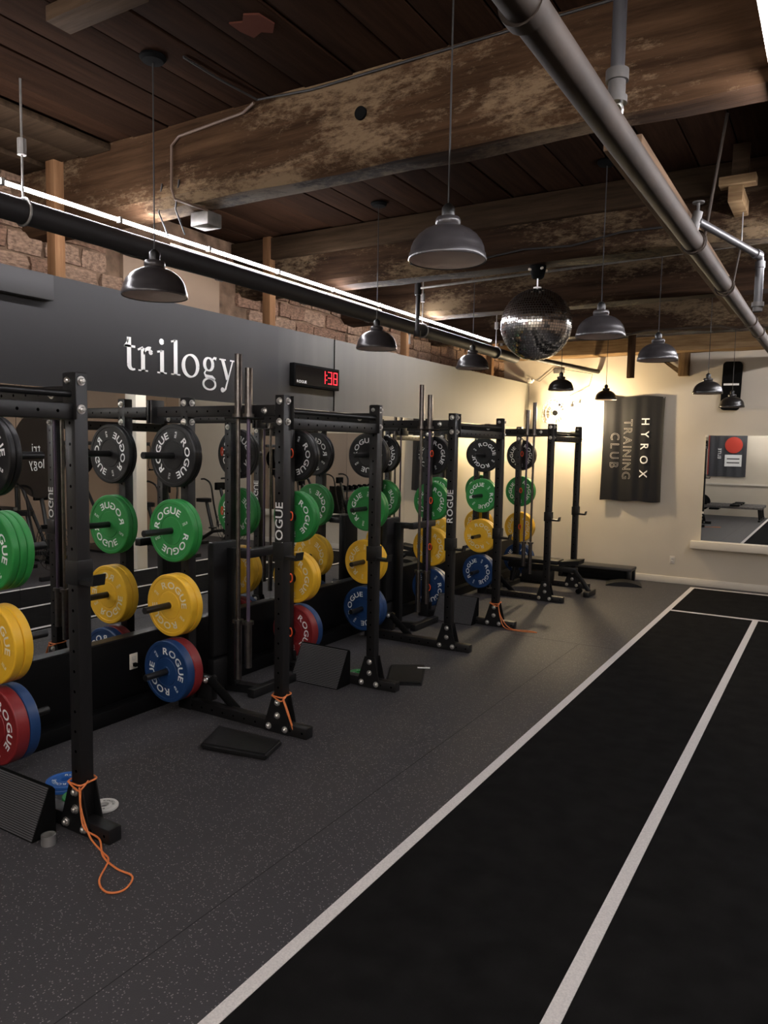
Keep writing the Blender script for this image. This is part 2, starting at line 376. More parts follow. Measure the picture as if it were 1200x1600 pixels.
# trilogy lettering (painted serif letters), y = reading direction, z = up
def serif_trilogy():
    b = B(); out = []; fn = lambda u, v, h: (h, u, v)
    h0, h1 = XW + 0.0005, XW + 0.003
    Z0 = 2.475; X = 0.172; s = 0.036; th = 0.011
    def R(pts, ws): rib(b, [(p[0], p[1] + Z0) for p in pts], ws if isinstance(ws, list) else [ws] * len(pts), fn, h0, h1)
    def serif(u, v, wl, wr): R([(u - wl, v), (u + wr, v)], th)
    def arc(cx, cy, rx, ry, a0, a1, n=16): return [(cx + rx * math.cos(math.radians(a0 + (a1 - a0) * k / n)), cy + ry * math.sin(math.radians(a0 + (a1 - a0) * k / n))) for k in range(n + 1)]
    def ring(cx, cy, rx, ry, thick, thin, tilt=0, n=36):
        pts = arc(cx, cy, rx, ry, 0, 360, n); R(pts, [thin + (thick - thin) * abs(math.cos(2 * PI * k / n + tilt)) ** 1.3 for k in range(n + 1)])
    # t
    u = 3.70; R([(u, X + 0.058), (u, 0.04)], s); R(arc(u + 0.035, 0.04, 0.035, 0.035, 180, 300, 8), [s, s, s * .9, s * .8, s * .65, s * .5, s * .45, s * .4, s * .3])
    R([(u - 0.04, X - 0.005), (u + 0.055, X - 0.005)], 0.016); b.prism([(u - 0.045, X - 0.012 + Z0), (u - 0.015, X - 0.012 + Z0), (u + 0.0, X + 0.058 + Z0)], fn, h0, h1)
    out.append(b); b = B()
    # r
    u = 3.825; R([(u, X - 0.004), (u, 0)], s); serif(u, 0.005, 0.042, 0.045); R([(u - 0.045, X - 0.022), (u, X)], 0.014)
    R(arc(u + 0.055, X - 0.06, 0.048, 0.056, 170, 70, 8), [0.012, 0.014, 0.016, .019, .022, .026, .03, .033, .036]); R(arc(u + 0.073, X - 0.028, 0.008, 0.008, 0, 360, 10), 0.022)
    out.append(b); b = B()
    # i
    u = 4.005; R([(u, X), (u, 0)], s); serif(u, 0.005, 0.045, 0.045); R([(u - 0.045, X - 0.016), (u, X - 0.004)], 0.014); R(arc(u - 0.003, X + 0.062, 0.011, 0.011, 0, 360, 12), 0.024)
    out.append(b); b = B()
    # l
    u = 4.14; R([(u, 0.265), (u, 0)], s); serif(u, 0.005, 0.046, 0.046); R([(u - 0.045, 0.247), (u, 0.26)], 0.014)
    out.append(b); b = B()
    # o
    ring(4.295, X / 2, 0.076, X / 2 - 0.002, 0.036, 0.012, -0.25)
    out.append(b); b = B()
    # g
    u = 4.50; ring(u - 0.008, X - 0.054, 0.046, 0.05, 0.032, 0.012); R([(u + 0.03, X - 0.02), (u + 0.055, X + 0.002), (u + 0.078, X - 0.004)], [0.012, 0.018, 0.026])
    R([(u - 0.035, X - 0.098), (u - 0.055, 0.045), (u - 0.04, 0.022), (u + 0.03, 0.016), (u + 0.06, -0.004)], [0.012, 0.014, 0.026, 0.032, 0.03])
    ring(u - 0.0, -0.038, 0.068, 0.044, 0.02, 0.013)
    out.append(b); b = B()
    # y
    u = 4.71; R([(u - 0.06, X), (u + 0.0, 0.015)], s * 0.95); R([(u + 0.062, X), (u + 0.0, 0.0), (u - 0.025, -0.065), (u - 0.045, -0.08)], [0.012, 0.014, 0.018, 0.02]); R(arc(u - 0.06, -0.074, 0.01, 0.01, 0, 360, 10), 0.022)
    serif(u - 0.06, X, 0.035, 0.038); serif(u + 0.06, X, 0.03, 0.03)
    out.append(b)
    return out
for b in serif_trilogy(): b.build('letter', WHITE, pw, smooth=False)
# wall-top box at the frame's left edge
tag(B().box(XW, XW + 0.07, YF + 0.1, 3.06, 2.84, 3.0, 0.004).build('wall_box', mat('charcoal_box', (0.022, 0.021, 0.022), 0.6)), 'long charcoal boxed shelf along the top of the left wall', 'wall box')

# outer stone wall above the partition
so = struct(B().box(XS - 0.2, XS, YF, YB, 0, ZC).build('wall_outer', MORTAR, smooth=False))
def stone_variant(i):
    rnd = random.Random(50 + i); b = B(); b.box(-.5, .5, -.5, .5, -.5, .5)
    bmesh.ops.subdivide_edges(b.bm, edges=b.bm.edges[:], cuts=1, use_grid_fill=True)
    for v in b.bm.verts: v.co += Vector([rnd.uniform(-.07, .07) for _ in range(3)]); v.co *= 1 - 0.22 * (v.co.length - .5)
    return b.mesh('stone', [STONEM, STONE2][i % 2], True, 0.5)
SV = [stone_variant(i) for i in range(10)]
z = 2.96
row = 0
while z < ZC - 0.02:
    h = random.uniform(0.11, 0.2); y = 1.9 + random.uniform(0, .15)
    while y < YB - 0.1:
        wd = random.uniform(0.16, 0.42)
        if not (4.02 < y + wd / 2 < 5.35):
            o = put('stone', random.choice(SV), so, (XS + random.uniform(-0.045, -0.028), y + wd / 2, z + h / 2), (random.uniform(-.05, .05), 0, random.uniform(-.05, .05)), (0.12, wd - 0.008, h - 0.008))
        y += wd
    z += h; row += 1
B().box(XS, XS + 0.04, 4.02, 5.07, 2.9, 3.5).build('cover_board', mat('tan_board', (0.23, 0.155, 0.10), 0.7), so, smooth=False)
for i, (y, wd, lab) in enumerate(((3.165, 0.075, 'bare wooden stud beside the old beam, leftmost above the dark wall'), (5.295, 0.08, 'bare wooden stud above the wall near the red digital clock'), (7.744, 0.07, 'bare wooden stud above the wall behind the second row pendant'), (10.25, 0.09, 'pale wooden stud above the wall near the back corner'))):
    tag(B().box(XW - 0.09, XW - 0.005, y - wd / 2, y + wd / 2, 3.015, ZC, 0.004).build('wooden_stud', STUD), lab, 'stud', 'studs above the partition')
# ceiling
ce = struct(B().box(XS, XR, YF, YB, ZC + 0.03, ZC + 0.15).build('ceiling', MATTE, smooth=False))
x = XS; i = 0
while x < 1.2:
    wd = random.choice((0.23, 0.25, 0.27, 0.3)); dz = random.uniform(-0.008, 0.006)
    me = cached(('plank', round(wd, 3)), lambda: B().box(-wd / 2 + 0.005, wd / 2 - 0.005, -(YB - YF) / 2, (YB - YF) / 2, 0, 0.03, 0.004).mesh('ceiling_plank', PLANKM))
    put('ceiling_plank', me, ce, (x + wd / 2, (YB + YF) / 2, ZC + dz))
    x += wd
B().box(1.2, XR, YF, YB, ZC, ZC + 0.03).build('boarding', PLANKM, ce)
for (x0, x1, dz) in ((-4.83, -4.55, 0.0), (-4.5, -4.22, 0.012), (-4.18, -3.92, 0.0)):   # lower boards left of the first beam
    B().box(x0, x1, YF, 3.19, ZC - 0.05 + dz, ZC - 0.012, 0.004).build('ceiling_board', LEDGER, ce)

# beams
def beam(name, m, y0, y1, z0, z1, label, x0=XS, x1=XR, sag=0.03, chamfer=0.05):
    b = B(); n = 26; rnd = random.Random(int(y0 * 100))
    prev = None
    for k in range(n + 1):
        x = x0 + (x1 - x0) * k / n; j = lambda a: rnd.uniform(-a, a)
        prof = [(y0 + j(.006), z1), (y0 + j(.008), z0 + chamfer + j(.012)), (y0 + chamfer + j(.01), z0 + j(.008)), (y1 - chamfer + j(.01), z0 + j(.008)), (y1 + j(.006), z0 + chamfer * .6 + j(.01)), (y1, z1)]
        ring = [b.bm.verts.new((x, p[0], p[1])) for p in prof]
        if prev:
            for a in range(len(prof)): b.bm.faces.new((prev[a], prev[(a + 1) % 6], ring[(a + 1) % 6], ring[a]))
        else: b.bm.faces.new(ring)
        prev = ring
    b.bm.faces.new(prev)
    o = thing(name, label, 'beam', (0, 0, 0))
    b.build('timber', m, o, ang=0.5)
    return o
b1 = beam('ceiling_beam', BEAM, 3.2, 3.46, 3.34, ZC, 'huge worn timber beam with flaking paint, nearest across the ceiling', sag=0)
B().cyl((-2.098, 3.185, 3.575), (-2.098, 3.215, 3.575), 0.032, 20).build('bolt_hole', MATTE, b1)
b2 = beam('ceiling_beam', BEAMD, 5.32, 5.62, 3.31, ZC, 'second timber beam with a ledger board, above the mirror ball')
B().box(XS, XR, 5.265, 5.318, 3.585, ZC - 0.012, 0.004).build('ledger_board', LEDGER, b2)
b3 = beam('ceiling_beam', BEAMD, 7.0, 7.3, 3.31, ZC, 'third timber beam across the ceiling, behind the mirror ball')
b4 = beam('ceiling_beam', BEAMD, 9.1, 9.4, 3.34, ZC, 'fourth dark timber beam across the ceiling, next to the back bay')
b5 = beam('wall_plate_beam', PALEW, 11.5, 11.75, 3.39, 3.62, 'pale timber beam resting along the top of the back wall', x0=XS, x1=XR, chamfer=0.02)
yb = thing('side_beam', 'long lengthwise plank under the beams beside the big ceiling pipe', 'beam', (0, 0, 0))
B().box(-0.965, -0.80, 3.40, 7.88, 3.258, 3.305, 0.006).build('plank', wood('side_timber', (0.06, 0.038, 0.024), (0.13, 0.082, 0.05), 'Y'), yb)
B().box(-0.945, -0.82, 5.32, 5.60, 3.3051, 3.312, 0.0).build('packer', MATS['side_timber'], yb)

# turf
tf = thing('turf_track', 'black turf training lane with white painted lines on the right', 'turf', (0, 0, 0))
B().box(-1.735, 0.36, YF + 0.05, 11.5, 0.0, 0.012, 0.002).build('turf_mat', TURF, tf, smooth=False)
for x in (-1.703, 0.325): B().box(x - 0.03, x + 0.03, YF + 0.06, 11.49, 0.012, 0.0145).build('lane_line', LINE, tf, smooth=False)
B().box(-0.757, -0.697, YF + 0.06, 9.62, 0.012, 0.0145).build('lane_line', LINE, tf, smooth=False)
B().box(-1.67, 0.295, 9.622, 9.682, 0.012, 0.0145).build('cross_line', LINE, tf, smooth=False)
B().box(-1.67, 0.295, 11.43, 11.49, 0.012, 0.0145).build('cross_line', LINE, tf, smooth=False)

# ------------------------------------------------------------------ lights that the room has
def led_mat(name, c, s):
    return mat(name, c, 0.5, emit=(c, s))
def led(name, label, x, z, y0, y1, strength, colr, r, pipe=True):
    o = thing(name, label, 'led strip', (x, 0, z))
    m = led_mat(name + '_glow', colr, strength)
    B().cyl((0, y0, 0), (0, y1, 0), r, 8).build('light_tape', m, o)
    return o
l1 = led('led_strip', 'bright white LED tape running along the black pipe above the racks', -3.70, 3.256, -1.6, 8.55, LED_STRENGTH, (0.98, 0.96, 1.0), 0.011)
B().box(-0.022, -0.014, 3.48, 6.05, -0.085, -0.034).build('backing_board', mat('pale_board', (0.62, 0.50, 0.33), 0.6), l1, smooth=False)
for yk in [2.33 + 0.73 * k for k in range(10)]:
    if yk < 9: B().box(-0.016, 0.016, yk, yk + 0.02, -0.016, 0.016).build('tape_clip', GALV, l1)
l2 = led('led_strip', 'bright LED tape over the turf at the upper right corner', -0.268, 3.27, -1.6, 11.0, LED2_STRENGTH, (1.0, 0.93, 0.90), 0.012)
B().box(-0.021, 0.021, -1.6, 11.0, 0.015, 0.034).build('uplight_shield', GALV, l2)  # added strip above the tape, widened to cut light going up to the beam
for yk in (-0.9, 1.0, 2.9, 4.5, 6.2, 8.3, 10.3): B().cyl((0, yk, 0.03), (0, yk, (3.34 if 3.1 < yk < 3.5 else ZC) - 3.27), 0.003, 6).build('hanger_wire', GALV, l2)
l3 = thing('led_strip', 'LED tape across the ceiling behind the photographer', 'led strip', (0, -1.0, 3.40))
B().cyl((-3.4, 0, 0), (2.6, 0, 0), 0.012, 8).build('light_tape', led_mat('led_cross_glow', (1.0, 0.94, 0.90), LED3_STRENGTH), l3)
B().box(-3.4, 2.6, -0.05, 0.05, 0.015, 0.034).build('uplight_shield', GALV, l3)  # unseen wide strip, added to keep this tape's light off the near planks
for xk in (-3.0, -1.0, 1.0, 2.5): B().cyl((xk, 0, 0.03), (xk, 0, ZC - 3.41), 0.003, 6).build('hanger_wire', GALV, l3)
# bulb and wall fan at the back corner
lf = thing('wall_lamp', 'glaring warm bulb on a bracket beside the wall fan', 'lamp', (-3.53, YB, 2.53))
B().lathe([(0, -0.07), (0.03, -0.062), (0.048, -0.035), (0.052, 0), (0.042, 0.035), (0.022, 0.06), (0.02, 0.075), (0, 0.075)], 16).build('bulb', mat('bulb_glow', (1.0, 0.78, 0.48), 0.5, emit=((1.0, 0.78, 0.48), BULB_STRENGTH)), lf, (0, -0.42, 0))
B().cyl((0, -0.42, 0.075), (0, -0.42, 0.13), 0.026, 16).path([(0, -0.42, 0.12), (0, -0.40, 0.16), (0, -0.3, 0.17), (0, -0.01, 0.17)], 0.009, 8).cyl((0, -0.012, 0.17), (0, 0.0, 0.17), 0.05, 20).build('bracket', GALV, lf)
WFAN = mat('fan_white', (0.75, 0.72, 0.66), 0.4)
fa = thing('wall_fan', 'round white wall fan with wire guard in the back left corner', 'fan', (-3.83, YB, 2.53))
g = B()
for (rad, yy_) in ((0.235, -0.26), (0.235, -0.20), (0.16, -0.29), (0.09, -0.30)):
    g.path([(rad * math.cos(2 * PI * k / 40), yy_, rad * math.sin(2 * PI * k / 40)) for k in range(40)], 0.004, 5, closed=True)
for k in range(20):
    a = 2 * PI * k / 20; c, s_ = math.cos(a), math.sin(a)
    g.path([(0.04 * c, -0.305, 0.04 * s_), (0.16 * c, -0.29, 0.16 * s_), (0.235 * c, -0.26, 0.235 * s_), (0.235 * c, -0.20, 0.235 * s_), (0.08 * c, -0.15, 0.08 * s_)], 0.0022, 4)
g.build('guard', WFAN, fa)
B().cyl((0, -0.31, 0), (0, -0.30, 0), 0.042, 20).build('hub_cap', MATTE, fa)
for k in range(3):
    a0 = 2 * PI * k / 3; b = B()
    b.prism([(0.03, -0.03), (0.1, -0.07), (0.19, -0.08), (0.205, 0.0), (0.17, 0.06), (0.08, 0.03)], lambda u, v, h: (u * math.cos(a0) - v * math.sin(a0), -0.23 + h + v * 0.25, u * math.sin(a0) + v * math.cos(a0)), -0.002, 0.002)
    b.build('blade', WFAN, fa)
B().cyl((0, -0.17, 0), (0, -0.06, 0), 0.07, 20).build('motor', WFAN, fa)
B().box(-0.025, 0.025, -0.1, 0, -0.03, 0.16, 0.004).build('mount', BLACK, fa)

# ------------------------------------------------------------------ pipes on the ceiling
pp = thing('black_duct_pipe', 'thick black pipe hung along the wall under the LED tape', 'pipe', (-3.645, 0, 3.121))
B().cyl((0, -1.8, 0), (0, 9.25, 0), 0.062, 24).build('pipe_run', PIPED, pp)
B().path([(0, 9.2, 0.03), (0.02, 9.5, 0.05), (0.38, 11.74, 0.05)], 0.032, 12).build('branch_pipe', PIPED, pp)
for yk in (2.42, 6.72, 8.6):
    h = B(); h.path([(0.068 * math.cos(a), yk, 0.068 * math.sin(a)) for a in [2 * PI * k / 20 for k in range(20)]], 0.007, 6, closed=True)
    h.cyl((0, yk, 0.068), (0, yk, 0.655), 0.006, 8); h.cyl((0.0, yk, 0.28), (0, yk, 0.36), 0.022, 10)
    h.build('pipe_hanger', GALV, pp)
cn = thing('wall_conduit', 'thin grey conduit running below the black pipe over the wall', 'conduit', (0, 0, 0))
B().path([(-3.75, 2.95, 3.11), (-3.74, 3.15, 3.085), (-3.73, 4.65, 3.10), (-3.73, 6.55, 3.12), (-3.72, 6.6, 3.07), (-3.72, 6.6, 2.98)], 0.011, 8).build('conduit_run', GALV, cn)
for yk in (3.9, 4.85, 5.8): B().cyl((-3.73, yk, 3.09), (-3.73, yk + 0.06, 3.092), 0.017, 10).build('coupling', GALV, cn)
vp = thing('pipe_drop', 'dark vertical pipe dropping past the LED tape behind the second pendant', 'pipe', (-3.47, 6.3, 0))
B().cyl((0, 0, 3.0), (0, 0, 3.5), 0.02, 12).build('pipe_run', PIPED, vp)
for z0, z1 in ((3.0, 3.05), (3.38, 3.48)): B().cyl((0, 0, z0), (0, 0, z1), 0.032, 12).build('coupling', PIPED, vp)
B().path([(0, 0, 3.44), (1.2, 0.02, 3.47), (3.6, 0.02, 3.53)], 0.011, 8).build('cross_conduit', GALV, vp)
# big pipe on the right
bp_ = thing('ceiling_pipe', 'big brown sprinkler main running diagonally along the ceiling at right', 'pipe', (0, 0, 0))
B().path([(-0.79, 0.8, 3.13), (-0.795, 3.4, 3.15), (-0.80, 6.0, 3.18), (-0.80, 8.4, 3.205), (-0.79, 11.7, 3.235)], 0.055, 20).build('pipe_run', PIPE, bp_)
for yk, zz in ((2.0, 3.14), (4.75, 3.165), (6.1, 3.182), (7.95, 3.2), (8.75, 3.207)): B().cyl((-0.797, yk - 0.025, zz), (-0.797, yk + 0.025, zz), 0.064, 20).build('coupling', PIPE, bp_)
for yk in (4.75, 6.1):
    B().path([(-0.797 + 0.066 * math.cos(a), yk, 3.17 + 0.066 * math.sin(a)) for a in [2 * PI * k / 18 for k in range(18)]], 0.007, 6, closed=True).path([(-0.74, yk, 3.2), (-0.62, yk - 0.25, 3.76)], 0.008, 6).build('pipe_hanger', PIPE, bp_)
sp = thing('sprinkler_drop', 'grey vertical pipe with a chrome sprinkler head by the big beam', 'sprinkler', (-0.795, 2.95, 0))
B().cyl((0, 0, 3.36), (0, 0, ZC), 0.026, 16).build('pipe_run', mat('grey_pipe', (0.03, 0.028, 0.03), 0.45, 0.0), sp)
B().cyl((0, 0, 3.33), (0, 0, 3.37), 0.042, 20).cyl((0, 0, 3.27), (0, 0, 3.33), 0.032, 20).cyl((0, 0, 3.25), (0, 0, 3.275), 0.04, 20).build('coupling', mat('dull_steel', (0.06, 0.054, 0.05), 0.5, 0.2), sp)
B().path([(0.025 * math.cos(a), 0, 3.225 + 0.03 * math.sin(a)) for a in [2 * PI * k / 16 for k in range(16)]], 0.005, 6, closed=True).cyl((0, 0, 3.186), (0, 0, 3.19), 0.03, 14).build('sprinkler_head', CHROME, sp)
s2 = thing('branch_line', 'small grey pipe with elbow and valve beside the ceiling main', 'pipe', (0, 0, 0))
B().path([(-0.755, 4.58, 3.24), (-0.53, 5.53, 3.24), (-0.521, 5.57, 3.225), (-0.521, 5.575, 3.19)], 0.022, 12).build('pipe_run', MATS['grey_pipe'], s2)
B().cyl((-0.521, 5.575, 3.20), (-0.521, 5.575, 2.93), 0.026, 14).build('drop', MATS['grey_pipe'], s2)
B().cyl((-0.545, 5.47, 3.24), (-0.527, 5.545, 3.24), 0.031, 12).cyl((-0.521, 5.575, 3.205), (-0.521, 5.575, 3.165), 0.031, 12).build('elbow', MATS['grey_pipe'], s2)
B().cyl((-0.521, 5.575, 2.945), (-0.521, 5.575, 2.915), 0.038, 16).cyl((-0.521, 5.575, 2.915), (-0.521, 5.575, 2.885), 0.03, 16).build('coupling', MATS['dull_steel'], s2)
B().cyl((-0.775, 4.58, 3.19), (-0.755, 4.58, 3.29), 0.027, 12).cyl((-0.755, 4.58, 3.29), (-0.755, 4.58, 3.335), 0.008, 8).cyl((-0.755, 4.58, 3.335), (-0.755, 4.58, 3.343), 0.032, 12).build('valve', MATS['dull_steel'], s2)
B().cyl((-0.60, 5.235, 3.262), (-0.60, 5.235, 3.58), 0.004, 6).build('hanger_rod', GALV, s2)
wb = thing('wood_hanger', 'raw wooden bracket hanging beside the ceiling main at right', 'bracket', (-0.60, 5.0, 0))
B().box(-0.045, 0.045, -0.02, 0.02, 3.58, ZC - 0.012, 0.003).build('upright_board', LEDGER, wb)
B().box(-0.11, 0.09, -0.05, 0.05, 3.53, 3.58, 0.003).build('cross_board', PALEW, wb)
B().box(-0.06, 0.02, -0.02, 0.9, 3.44, 3.53, 0.003).build('lengthwise_board', PALEW, wb)
# thin cables
def cable(label, pts, r=0.006, m=CORD, name='ceiling_cable'):
    return tag(B().path(pts, r, 6).build(name, m), label, 'cable')
cable('thin cable running along the top of the nearest big beam', [(-2.75, 2.66, 3.765), (-2.75, 2.9, 3.762), (-2.72, 3.15, 3.755), (-2.4, 3.19, 3.75), (-1.4, 3.19, 3.76), (-0.4, 3.19, 3.77)])
cable('cable loop clipped down the face of the nearest beam to a box', [(-2.75, 3.16, 3.75), (-2.85, 3.188, 3.73), (-3.33, 3.186, 3.70), (-3.39, 3.186, 3.66), (-3.39, 3.184, 3.42), (-3.37, 3.188, 3.36), (-3.30, 3.25, 3.335), (-3.28, 3.36, 3.33)], 0.008, mat('brown_cable', (0.10, 0.06, 0.04), 0.6))
jb = tag(B().box(-3.42, -3.28, 3.36, 3.48, 3.255, 3.335, 0.005).build('junction_box', GALV), 'small grey metal junction box under the nearest beam', 'junction box')
for x_, lab in ((-3.47, 'left black rod hanging from the nearest beam to the LED pipe'), (-3.33, 'right black rod hanging from the nearest beam to the LED pipe')):
    tag(B().path([(x_, 3.185, 3.46), (x_ - 0.10, 3.25, 3.33), (x_ - 0.2, 3.42, 3.24)], 0.005, 6).build('hanger_rod', CORD), lab, 'rod')
cable('twisted black wires draped along the second beam near the mirror ball', [(-3.0, 5.31, 3.40), (-2.4, 5.30, 3.37), (-2.05, 5.29, 3.40), (-1.7, 5.30, 3.385), (-1.35, 5.28, 3.43), (-1.05, 5.28, 3.425)], 0.007)
cable('pale conduit crossing below the fourth beam behind the pendants', [(-2.6, 9.05, 3.30), (-2.2, 9.05, 3.30), (-2.0, 9.06, 3.34), (-1.2, 9.06, 3.34), (-1.0, 9.06, 3.28), (-0.85, 9.06, 3.28)], 0.012, PIPE, 'conduit')
cable('black wire drooping across the back wall above the lamp', [(-4.35, 11.72, 3.1), (-4.2, 11.735, 3.05), (-3.95, 11.735, 3.25), (-3.35, 11.735, 3.14), (-3.4, 11.735, 2.95), (-3.7, 11.735, 2.80)], 0.004)
tag(B().box(-2.73, -2.63, 11.3, 11.36, 3.02, ZC - 0.012, 0.003).build('hanging_board', wood('brown_board', (0.07, 0.038, 0.02), (0.13, 0.075, 0.04), 'Z')), 'brown board hanging from the ceiling before the back wall', 'board')
pr = thing('triangle_bracket', 'wooden triangular bracket on the back wall behind the pendant', 'bracket', (-2.1, YB, 3.39))
B().box(0.02, 0.16, -0.12, 0, -0.33, 0, 0.003).build('post_block', wood('bracket_wood', (0.12, 0.07, 0.035), (0.3, 0.19, 0.09), 'Z'), pr)
B().prism([(-0.35, 0), (-0.3, 0), (0.02, -0.30), (0.02, -0.22)], lambda u, v, h: (u, h, v), -0.1, -0.02).build('diagonal', PALEW, pr)
tag(B().box(-4.36, -4.29, 11.6, 11.68, 3.015, 3.09, 0.01).cyl((-4.29, 11.63, 3.06), (-4.26, 11.61, 3.055), 0.02, 12).build('security_camera', TRIMW), 'small white camera perched on the wall top at the back corner', 'camera')
tag(B().box(-3.98, -3.80, YB - 0.012, YB, 3.17, 3.25, 0.003).build('wall_vent', GALV), 'small grey vent plate high on the back wall', 'vent')
tag(B().prism([(-2.37, 2.56), (-2.31, 2.58), (-2.27, 2.54), (-2.21, 2.57), (-2.20, 2.66), (-2.25, 2.71), (-2.29, 2.68), (-2.35, 2.70), (-2.37, 2.63)], lambda u, v, h: (u, v, h), ZC - 0.014, ZC - 0.006).build('ceiling_patch', mat('pink_patch', (0.07, 0.024, 0.016), 0.9, 0, 0.05), smooth=False), 'peeling pinkish patch on the dark ceiling planks', 'patch')
tag(B().box(-2.95, -2.46, 2.08, 2.20, ZC - 0.075, ZC - 0.012, 0.004).build('ceiling_batten', LEDGER), 'short wooden batten on the ceiling at the top left', 'batten')

# ------------------------------------------------------------------ pendants
def pendant_meshes():
    prof_o = [(0.155, 0.0), (0.157, 0.005), (0.155, 0.012), (0.1535, 0.026), (0.150, 0.03), (0.146, 0.052), (0.136, 0.075), (0.118, 0.098), (0.095, 0.116), (0.07, 0.128), (0.052, 0.133), (0.047, 0.138), (0.05, 0.146), (0.05, 0.16), (0.045, 0.168), (0.03, 0.17)]
    prof_i = [(0.028, 0.165), (0.044, 0.128), (0.068, 0.123), (0.092, 0.112), (0.114, 0.095), (0.132, 0.073), (0.142, 0.05), (0.149, 0.022), (0.151, 0.004)]
    n1 = len(prof_o); mis = [0] * (n1 - 1) + [1] * len(prof_i) + [0]
    sh = B().lathe(prof_o + prof_i, 40, closed=True, mis=mis).mesh('shade', [SHADE, SHADEIN], True, 0.7)
    so_ = B().lathe([(0, 0.16), (0.024, 0.16), (0.026, 0.168), (0.026, 0.205), (0.022, 0.212), (0.012, 0.222), (0.005, 0.225), (0, 0.225)], 20).mesh('socket', BLACK)
    return sh, so_
SH, SOCK = pendant_meshes()
SH_SILHOUETTE = SH.copy(); SH_SILHOUETTE.materials[0] = mat('pendant_silhouette', (0.014, 0.012, 0.011), 0.3, 0.0, 0.5)  # far shades are the same grey; their silhouette dark is put into the colour
PEND = [((-2.882, 2.595, 2.66), ZC, 'nearest pendant lamp on the left, hanging before the lettering wall'),
        ((-1.39, 2.76, 2.70), ZC, 'largest looking grey pendant lamp, hanging in front of the big beam at centre'),
        ((-3.06, 4.92, 2.695), ZC, 'grey pendant lamp of the left row, above the third rack upright near the clock'),
        ((-3.034, 6.606, 2.71), ZC, 'third grey pendant lamp of the left row, below the end of the LED tape'),
        ((-1.36, 4.90, 2.68), ZC, 'grey pendant lamp just right of the mirror ball'),
        ((-1.284, 6.288, 2.675), ZC, 'grey pendant lamp right of the mirror ball, one row further back'),
        ((-2.999, 9.15, 2.69), 3.34, 'black silhouette of a grey pendant lamp hanging right above the glaring wall bulb'),
        ((-2.95, 11.05, 2.69), ZC, 'black silhouette of a grey pendant lamp overlapping the top left corner of the banner'),
        ((-1.287, 8.977, 2.60), ZC, 'black silhouette of a grey pendant lamp left of the black striped wall panel'),
        ((-1.249, 10.829, 2.55), ZC, 'black silhouette of a grey pendant lamp hanging right in front of the striped wall panel')]
for loc, top, lab in PEND:
    o = thing('pendant_lamp', lab, 'lamp', loc, group='pendant lamps under the ceiling')
    put('shade', SH_SILHOUETTE if lab.startswith('black') else SH, o); put('socket', SOCK, o)
    B().cyl((0, 0, 0.222), (0, 0, top - loc[2] - 0.02), 0.0035, 6).build('cord', CORD, o)
    B().lathe([(0, 0), (0.06, 0), (0.062, -0.01), (0.05, -0.024), (0.01, -0.03), (0, -0.03)], 24).build('canopy', MATTE, o, (0, 0, top - loc[2] - 0.009))

# ------------------------------------------------------------------ mirror ball
db = thing('mirror_ball', 'large mirror ball hanging under the second beam', 'mirror ball', (-2.0, 5.47, 2.885))
RB = 0.262
b = B(); nr = 42
for i in range(nr):
    t0 = -PI / 2 + PI * i / nr; t1 = t0 + PI / nr; g0 = 0.0008
    tm = (t0 + t1) / 2; m = max(6, int(2 * PI * RB * math.cos(tm) / (PI * RB / nr)))
    for k in range(m):
        a0 = 2 * PI * k / m; a1 = 2 * PI * (k + 1) / m; am = (a0 + a1) / 2
        cn_ = Vector((math.cos(tm) * math.cos(am), math.cos(tm) * math.sin(am), math.sin(tm)))
        n_ = (cn_ + Vector([random.uniform(-.03, .03) for _ in range(3)])).normalized()
        e1 = Vector((-math.sin(am), math.cos(am), 0)); e1 = (e1 - n_ * e1.dot(n_)).normalized(); e2 = n_.cross(e1)
        hw = RB * math.cos(tm) * (a1 - a0) / 2 - 0.0013; hh = RB * PI / nr / 2 - 0.0013
        p_ = cn_ * (RB + 0.001)
        b.bm.faces.new([b.bm.verts.new(p_ + e1 * sx * hw + e2 * sy * hh) for sx, sy in ((-1, -1), (1, -1), (1, 1), (-1, 1))])
mt = b.build('mirror_tiles', mat('ball_tile', (0.80, 0.78, 0.76), 0.16, 1.0), db, smooth=False); mt['kind'] = 'stuff'
B().lathe([(0, -RB)] + [(RB * math.cos(a), RB * math.sin(a)) for a in [-PI / 2 + PI * k / 24 for k in range(1, 24)]] + [(0, RB)], 40).build('core', mat('ball_core', (0.05, 0.045, 0.042), 0.6), db)
B().cyl((0, 0, RB), (0, 0, RB + 0.012), 0.03, 16).path([(0, 0, RB + 0.01), (0, 0, RB + 0.09)], 0.006, 8).build('suspension', CHROME, db)
mo = B().lathe([(0, 0.0), (0.035, 0), (0.045, 0.01), (0.06, 0.07), (0.062, 0.09), (0, 0.09)], 24).build('motor', MATTE, db, (0, 0, RB + 0.005 + 0.0))
mo.location = (0, 0, RB + 0.058 - 0.06 + 0.0)
mo.location = (0, 0, 3.31 - 2.885 - 0.088)
for k in range(4):
    a = PI / 4 + k * PI / 2; B().cyl((0.055 * math.cos(a), 0.055 * math.sin(a), 0.4), (0.075 * math.cos(a), 0.075 * math.sin(a), 0.4), 0.009, 10).build('screw_cap', TRIMW, db)
